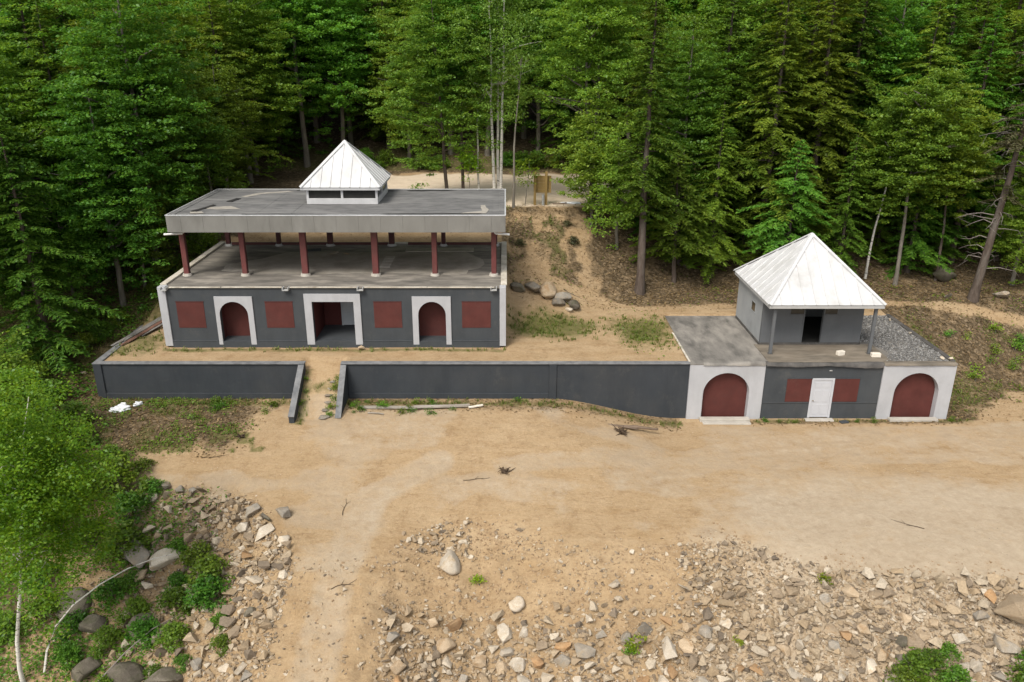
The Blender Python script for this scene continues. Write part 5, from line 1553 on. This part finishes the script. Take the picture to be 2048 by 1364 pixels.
for _ in range(36000):
    x, y = r.uniform(-14.5, 20.5), r.uniform(18, 29.5)
    if -7.9 < x < -4.3: continue
    d = np.interp(x, *RUB_Y) - y
    if d < -.15: continue
    f = fb(x, y)
    if x < -7.9: pr = (.75 if y > 25 else .32) * (f > -.12)
    elif x < 6.5: pr = np.clip(.04 + (23.6 - y) * .24, 0, .8) + (.6 if (x < -1.3 and y > 25.9) else 0)
    else: pr = np.clip(.45 + d * .3, 0, 1) * (1 if f > -.1 else .5)
    if r.uniform() > pr * .75: continue
    small.append((x, y, (.055 + .13 * r.uniform() ** 2.2)))
sm_a = np.array(small)
tag(link('rubble', stones_mesh('rubble', np.column_stack([sm_a[:, 0], sm_a[:, 1], terrain(sm_a[:, 0], sm_a[:, 1]) + sm_a[:, 2] * np.random.default_rng(4).uniform(.1, .9, len(sm_a))]), sm_a[:, 2] * 1.0, 8), 'pebble'),
    'loose small stones filling the rubble slopes', 'rubble', kind='stuff')
def peb(n, seed):
    r = np.random.default_rng(seed)
    x, y = r.uniform(-18, 21, n), r.uniform(18, 36.4, n)
    d = np.interp(x, *RUB_Y) - y
    n2 = fbm(x * .8, y * .8, 3)
    p = np.where(d > -.2, .45 + .55 * (n2 > -.06), .16 * np.exp(-np.clip(-d, 0, 9) / .9) + .02)
    p = np.where((x > -7.8) & (x < -4.4), p * .12, p)
    p = np.where((x > -4.4) & (x < 7), p * np.clip(.28 + (24.0 - y) * .3 + .5 * ((x < -1) & (y > 25.8)), .28, 1), p)
    k = r.uniform(0, 1, n) < p
    x, y = x[k], y[k]
    s = .024 + .095 * r.uniform(0, 1, len(x)) ** 2.4 * (np.interp(x, *RUB_Y) - y > -.6)
    return np.column_stack([x, y, terrain(x, y) + s * .2]), s
pp, ps = peb(84000, 31)
tag(link('pebbles', stones_mesh('pebbles', pp, ps, 9), 'pebble'), 'small pebbles strewn over the sandy ground and rubble', 'pebbles', kind='stuff')

def clods(n, seed):
    r = np.random.default_rng(seed)
    x, y = r.uniform(-15, 21, n), r.uniform(18, 30, n)
    d = np.interp(x, *RUB_Y) - y
    p = sm(-1.2, .8, d + 2.5 * fbm(x * .7, y * .7, 3)) * (.35 + .65 * (fbm(x * 1.3 + 8, y * 1.3, 3) > -.02))
    p = np.where((x > -7.9) & (x < -4.3), p * .10, p)
    k = r.uniform(0, 1, n) < p
    x, y = x[k], y[k]
    s = .018 + .06 * r.uniform(0, 1, len(x)) ** 2.0
    return np.column_stack([x, y, terrain(x, y) + s * .1]), s
cp, cs = clods(52000, 41)
tag(link('dirt_clods', stones_mesh('dirt_clods', cp, cs, 10), 'clod'), 'crumbled dirt clods on the bare banks between the stones', 'dirt', kind='stuff')

# flat stones stepping up the ramp beside the right wing wall
for k, (x, y, s) in enumerate(((-8.75, 34.75, .62), (-8.75, 35.15, .5), (-8.7, 35.5, .45), (-8.7, 35.85, .42), (-8.72, 36.15, .42), (-8.6, 36.5, .4))):
    stone(x, y, s, 'rock_grey', 'flat grey stone stepping up the ramp along its wing wall', 'stepping stones on the ramp', sc=(1.2, .8, .32), rot=(.05, -.05, .2 * k), sink=.1)

# ------------------------------------------------------------------ small things
def block(name, x, y, z, sx, sy, sz, rz, mat, label, cat, group=None, bev=.015, rx=0):
    bm = bmesh.new()
    bm_box(bm, -sx / 2, sx / 2, -sy / 2, sy / 2, 0, sz)
    bmesh.ops.bevel(bm, geom=bm.edges[:], offset=bev, segments=1, affect='EDGES')
    rr0 = random.Random(int(x * 100 + y * 10))
    for v in bm.verts:
        v.co += Vector([rr0.uniform(-.006, .006) for _ in range(3)])
    return tag(link(name, bm_mesh(name, bm), mat, loc=(x, y, z), rot=(rx, 0, rz)), label, cat, group)
block('concrete_block', 17.15, 37.95, 3.087, .40, .22, .22, .3, 'white_block', 'pale concrete block on the hut porch before the doorway', 'block')
block('concrete_block', 18.85, 37.72, 3.087, .46, .24, .2, -.1, 'white_block', 'pale concrete block beside the hut right post', 'block')
for x, y, s, lb in ((22.15, 43.3, .36, 'white stone at the far end of the slab gravel edge'), (22.25, 41.1, .36, 'white stone halfway along the slab gravel edge'), (22.05, 37.35, .34, 'white stone left of the pair on the slab corner'), (22.42, 37.3, .38, 'white stone right of the pair on the slab corner')):
    stone(x, y, s, 'rock_pale', lb, 'white stones on the slab edge', z=3.08, sink=.05, sc=(1.1, .8, .8))
# fallen log and torn-out root
def log():
    s = Soup(); r = np.random.default_rng(3)
    x = np.linspace(0, 3.6, 14)
    p = np.stack([x, .05 * np.sin(x * 1.3), .08 + .02 * np.sin(x * 3)], 1)
    s.tube(p, .115 - .016 * x + r.normal(0, .004, 14), 9)
    s.tube(np.array([[1.7, 0, .12], [2.0, -.08, .1], [2.6, -.16, .06]]), [.05, .04, .02], 6)
    me = s.mesh('fallen_log')
    bm = bmesh.new(); bm.from_mesh(me)
    bmesh.ops.holes_fill(bm, edges=bm.edges[:], sides=12)
    return bm_mesh('fallen_log', bm)
x0, y0 = 3.86, 34.95
tag(link('fallen_log', log(), 'log_bark', loc=(x0, y0, (tz(x0, y0) + tz(x0 + 3.4, y0)) / 2 + .05), rot=(0, .055, -.01)), 'long bare log lying on the sand below the retaining wall', 'log')
def root_ball(seed, R):
    s = Soup(); r = np.random.default_rng(seed)
    for k in range(26):
        a = r.uniform(0, 6.28); e = r.uniform(-.1, 1.1); L = R * r.uniform(.6, 1.4)
        d = np.array([math.cos(a) * math.cos(e), math.sin(a) * math.cos(e), math.sin(e) * .7])
        p = np.array([d * .02, d * L * .5 + r.normal(0, .05, 3), d * L + r.normal(0, .09, 3)])
        p[:, 2] = np.maximum(p[:, 2], .01)
        s.tube(p, [.05, .03, .008], 5)
    return s.mesh('root_clump')
tag(link('root_clump', root_ball(1, .42), 'root_dirt', loc=(5.6, 34.35, tz(5.6, 34.35))), 'torn-out root clump lying in front of the log', 'roots')
tag(link('root_clump', root_ball(2, .26), 'root_dirt', loc=(0.0, 30.6, tz(0, 30.6))), 'small root clump alone on the open sand', 'roots')
tag(link('root_clump', root_ball(3, .26), 'root_dirt', loc=(-12.3, 33.2, tz(-12.3, 33.2))), 'small dark root clump on the sand before the left wall', 'roots')
# planks under the wall
def plank(x0, y0, z0, x1, y1, z1, w, t, mat, label, cat='plank', group=None, name='plank', seg=6, warp=.03):
    a, b = Vector((x0, y0, z0)), Vector((x1, y1, z1))
    d = (b - a); L = d.length; u = d.normalized()
    side = Vector((-u.y, u.x, 0)).normalized(); up = u.cross(side) * -1
    if up.z < 0: up = -up
    bm = bmesh.new(); rings = []
    rr0 = random.Random(int(abs(x0) * 91 + abs(y0) * 37))
    for k in range(seg + 1):
        f = k / seg
        c = u * L * f + up * (warp * math.sin(f * 3.1 + x0)) + side * rr0.uniform(-.01, .01)
        rings.append([bm.verts.new(c + side * sx * w / 2 + up * sz * t) for sx, sz in ((-1, 0), (1, 0), (1, 1), (-1, 1))])
    for k in range(seg):
        for j in range(4):
            bm.faces.new((rings[k][j], rings[k][(j + 1) % 4], rings[k + 1][(j + 1) % 4], rings[k + 1][j]))
    bm.faces.new(rings[0][::-1]); bm.faces.new(rings[-1])
    return tag(link(name, bm_mesh(name, bm), mat, loc=a), label, cat, group)
def gplank(x0, y0, x1, y1, lift, *a, **k):
    return plank(x0, y0, tz(x0, y0) + lift, x1, y1, tz(x1, y1) + lift, *a, **k)
gplank(-7.2, 35.75, -4.4, 35.6, .06, .24, .05, 'old_board', 'weathered board left end of the plank line below the wall')
gplank(-4.5, 35.62, -1.75, 35.95, .09, .26, .05, 'old_board', 'weathered board right end of the plank line below the wall')
gplank(-1.8, 35.75, -1.1, 35.92, .07, .13, .05, 'white_block', 'short whitish stick of wood at the right end of the planks')
gplank(-6.7, 35.2, -5.9, 35.05, .04, .07, .03, 'old_board', 'thin short slat in front of the weathered planks')
# boards leaning over the left return wall
for k in range(7):
    dx = k * .17
    m = 'red_board' if k in (3, 4) else 'grey_board'
    lb = 'reddish long board' if m == 'red_board' else 'grey weathered long board'
    plank(-20.75 + dx, 39.3 + .35 * (k % 3) + (1.3 if k > 4 else 0), 3.08 + .012 * k, -19.35 + dx * .95, 44.3 + .2 * (k % 2), 3.42 + .01 * k, .13, .04, m, lb + ' in the stack beside the pavilion left wall', 'plank', ('red' if m == 'red_board' else 'grey') + ' boards beside the pavilion', warp=.02)
# plastic bags and brick
def bag(seed, R):
    r = np.random.default_rng(seed)
    bm = bmesh.new()
    bmesh.ops.create_icosphere(bm, subdivisions=3, radius=1)
    for v in bm.verts:
        n = .35 * math.sin(5 * v.co.x + seed) * math.sin(4 * v.co.y) + .25 * math.sin(9 * v.co.z + 3 * v.co.x) + r.uniform(-.16, .16)
        v.co = v.co * (1 + n * .6)
        v.co.z = max(v.co.z * .45, -.05)
        v.co *= R
    return bm_mesh('plastic_bag', bm)
tag(link('plastic_bag', bag(1, .40), 'plastic', loc=(-18.95, 35.6, tz(-18.95, 35.6) + .04), rot=(0, 0, .4), scale=(1.1, .8, 1)), 'larger crumpled white plastic bag on the leaves before the left wall', 'plastic bag')
tag(link('plastic_bag', bag(2, .24), 'plastic', loc=(-18.3, 36.1, tz(-18.3, 36.1) + .04), rot=(0, .2, 1.2), scale=(1.2, .6, 1.2)), 'smaller crumpled white plastic bag nearer the left wall', 'plastic bag')
block('carton', -18.9, 35.9, tz(-18.9, 35.9) + .12, .24, .12, .12, .1, 'pvc', 'small white carton lying on the larger plastic bag', 'carton', rx=.3)
block('brick', -22.2, 38.75, tz(-22.2, 38.75) + .02, .30, .14, .10, .05, 'brick_clay', 'single pale brick on the leaves left of the retaining wall', 'brick')
block('stone_slab', 17.2, 36.45, tz(17.2, 36.45), .42, .25, .08, .2, 'grey_paint', 'small dark slab on the ground right of the entry door', 'slab')
# hole cover and debris on the pavilion deck
block('floor_hatch', -11.55, 47.1, 6.318, .85, .45, .04, .2, 'dark_paint', 'small dark panel lying on the pavilion deck', 'panel', rx=.04)
stone(-10.2, 46.1, .5, 'rock_grey', 'grey lump of debris on the middle of the pavilion deck', z=6.315, sc=(2.0, 1.0, .35), sink=.05)
stone(-9.4, 46.1, .4, 'rock_tan', 'tan lump of debris beside the grey one on the deck', z=6.315, sc=(1.6, 1.0, .3), sink=.05)
# notice board at the lot
nb = thing('notice_board', (2.45, 55.0, tz(2.45, 55.0)), 'wooden notice board on two posts at the edge of the sandy lot', 'notice board')
nbz = nb.location.z
for x in (2.06, 2.83):
    p = box('post', x - .085, x + .085, 54.92, 55.08, nbz - .3, nbz + 2.28, 'pine_board', nb, .01)
for k in range(5):
    box('board', 2.10, 3.18, 55.085, 55.125, nbz + .82 + k * .235, nbz + 1.045 + k * .235, 'pine_board', nb, .006)
for zc in (.86, 1.88):
    box('batten', 2.15, 3.14, 55.128, 55.165, nbz + zc, nbz + zc + .09, 'pine_board', nb, .006)
s = Soup()
s.tube(np.array([[2.62, 54.75, nbz - .2], [2.62, 54.75, nbz + .75]]), [.09, .09], 10)
tag(link('metal_post', smooth_shade(s.mesh('metal_post')), 'galv'), 'short grey metal post in front of the notice board', 'post')
tag(link('metal_sheet', bag(5, .55), 'plastic', loc=(4.6, 55.7, tz(4.6, 55.7) + .02), scale=(1.3, .5, .35)), 'crumpled white sheet lying on the lot right of the notice board', 'sheet')
gplank(3.3, 55.2, 4.3, 55.4, .05, .08, .06, 'log_bark', 'thin dark stick on the lot beside the crumpled sheet', 'stick', None, 'stick')
# rail fence at the lot behind the trees
fn = thing('rail_fence', (10.3, 62, 7.5), 'low wooden rail fence at the right side of the lot behind the trees', 'fence')
for k in range(4):
    box('post', 8.6 + 1.5 * k, 8.74 + 1.5 * k, 62.0, 62.14, 7.3, 8.5, 'old_board', fn, .01)
    if k < 3:
        box('rail', 8.745 + 1.5 * k, 10.095 + 1.5 * k, 62.03, 62.11, 8.2, 8.32, 'old_board', fn, .01)
# bent sapling and dead twigs by the boulders
def bent(pts, r0, name):
    s = Soup(); s.tube(np.array(pts), np.linspace(r0, .01, len(pts)), 6)
    return smooth_shade(s.mesh(name))
z = tz(-16.8, 22.9)
tag(link('bent_sapling', bent([(-16.8, 22.9, z - .2), (-16.5, 23.0, z + 1.0), (-16.1, 23.2, z + 1.9), (-15.5, 23.5, z + 2.6), (-14.7, 24.0, z + 3.1), (-13.9, 24.6, z + 3.35), (-13.2, 25.2, z + 3.35), (-12.7, 25.7, z + 3.2)], .045, 'bent_sapling'), 'birch_bark'), 'pale bare sapling bent in an arch over the boulders', 'sapling')
z = tz(-14.6, 21.6)
tag(link('bent_sapling', bent([(-14.9, 21.3, z + .1), (-14.2, 22.0, z + 1.0), (-13.5, 22.7, z + 1.6), (-12.8, 23.4, z + 2.0), (-12.1, 24.1, z + 2.1)], .035, 'bent_sapling'), 'dead_wood'), 'thin dead stem leaning through the shrubs below the birch', 'sapling')
r = np.random.default_rng(12)
for k, (x, y, a, L) in enumerate(((-1.8, 30.1, .1, 1.2), (-6.2, 23.7, .5, .9), (-12.4, 29.0, .15, 1.6), (-6.6, 27.8, 1.6, 1.2), (16.6, 26.9, 2.6, 1.2), (-13.6, 31.6, .2, 1.2))):
    n = 6; t = np.linspace(0, L, n)
    p = np.stack([x + t * math.cos(a) + r.normal(0, .03, n), y + t * math.sin(a) + r.normal(0, .03, n), np.zeros(n)], 1)
    p[:, 2] = terrain(p[:, 0], p[:, 1]) + .03
    s = Soup(); s.tube(p, np.linspace(.016, .005, n), 5)
    for q in range(2):
        st = p[2 + q]; s.tube(np.array([st, st + [.25 * math.cos(a + .8 - 1.6 * q), .25 * math.sin(a + .8 - 1.6 * q), .04]]), [.010, .004], 4)
    tag(link('dry_twig', s.mesh('dry_twig'), 'root_dirt'), 'dry forked twig lying on the bare sand', 'twig', 'twigs on the sand')
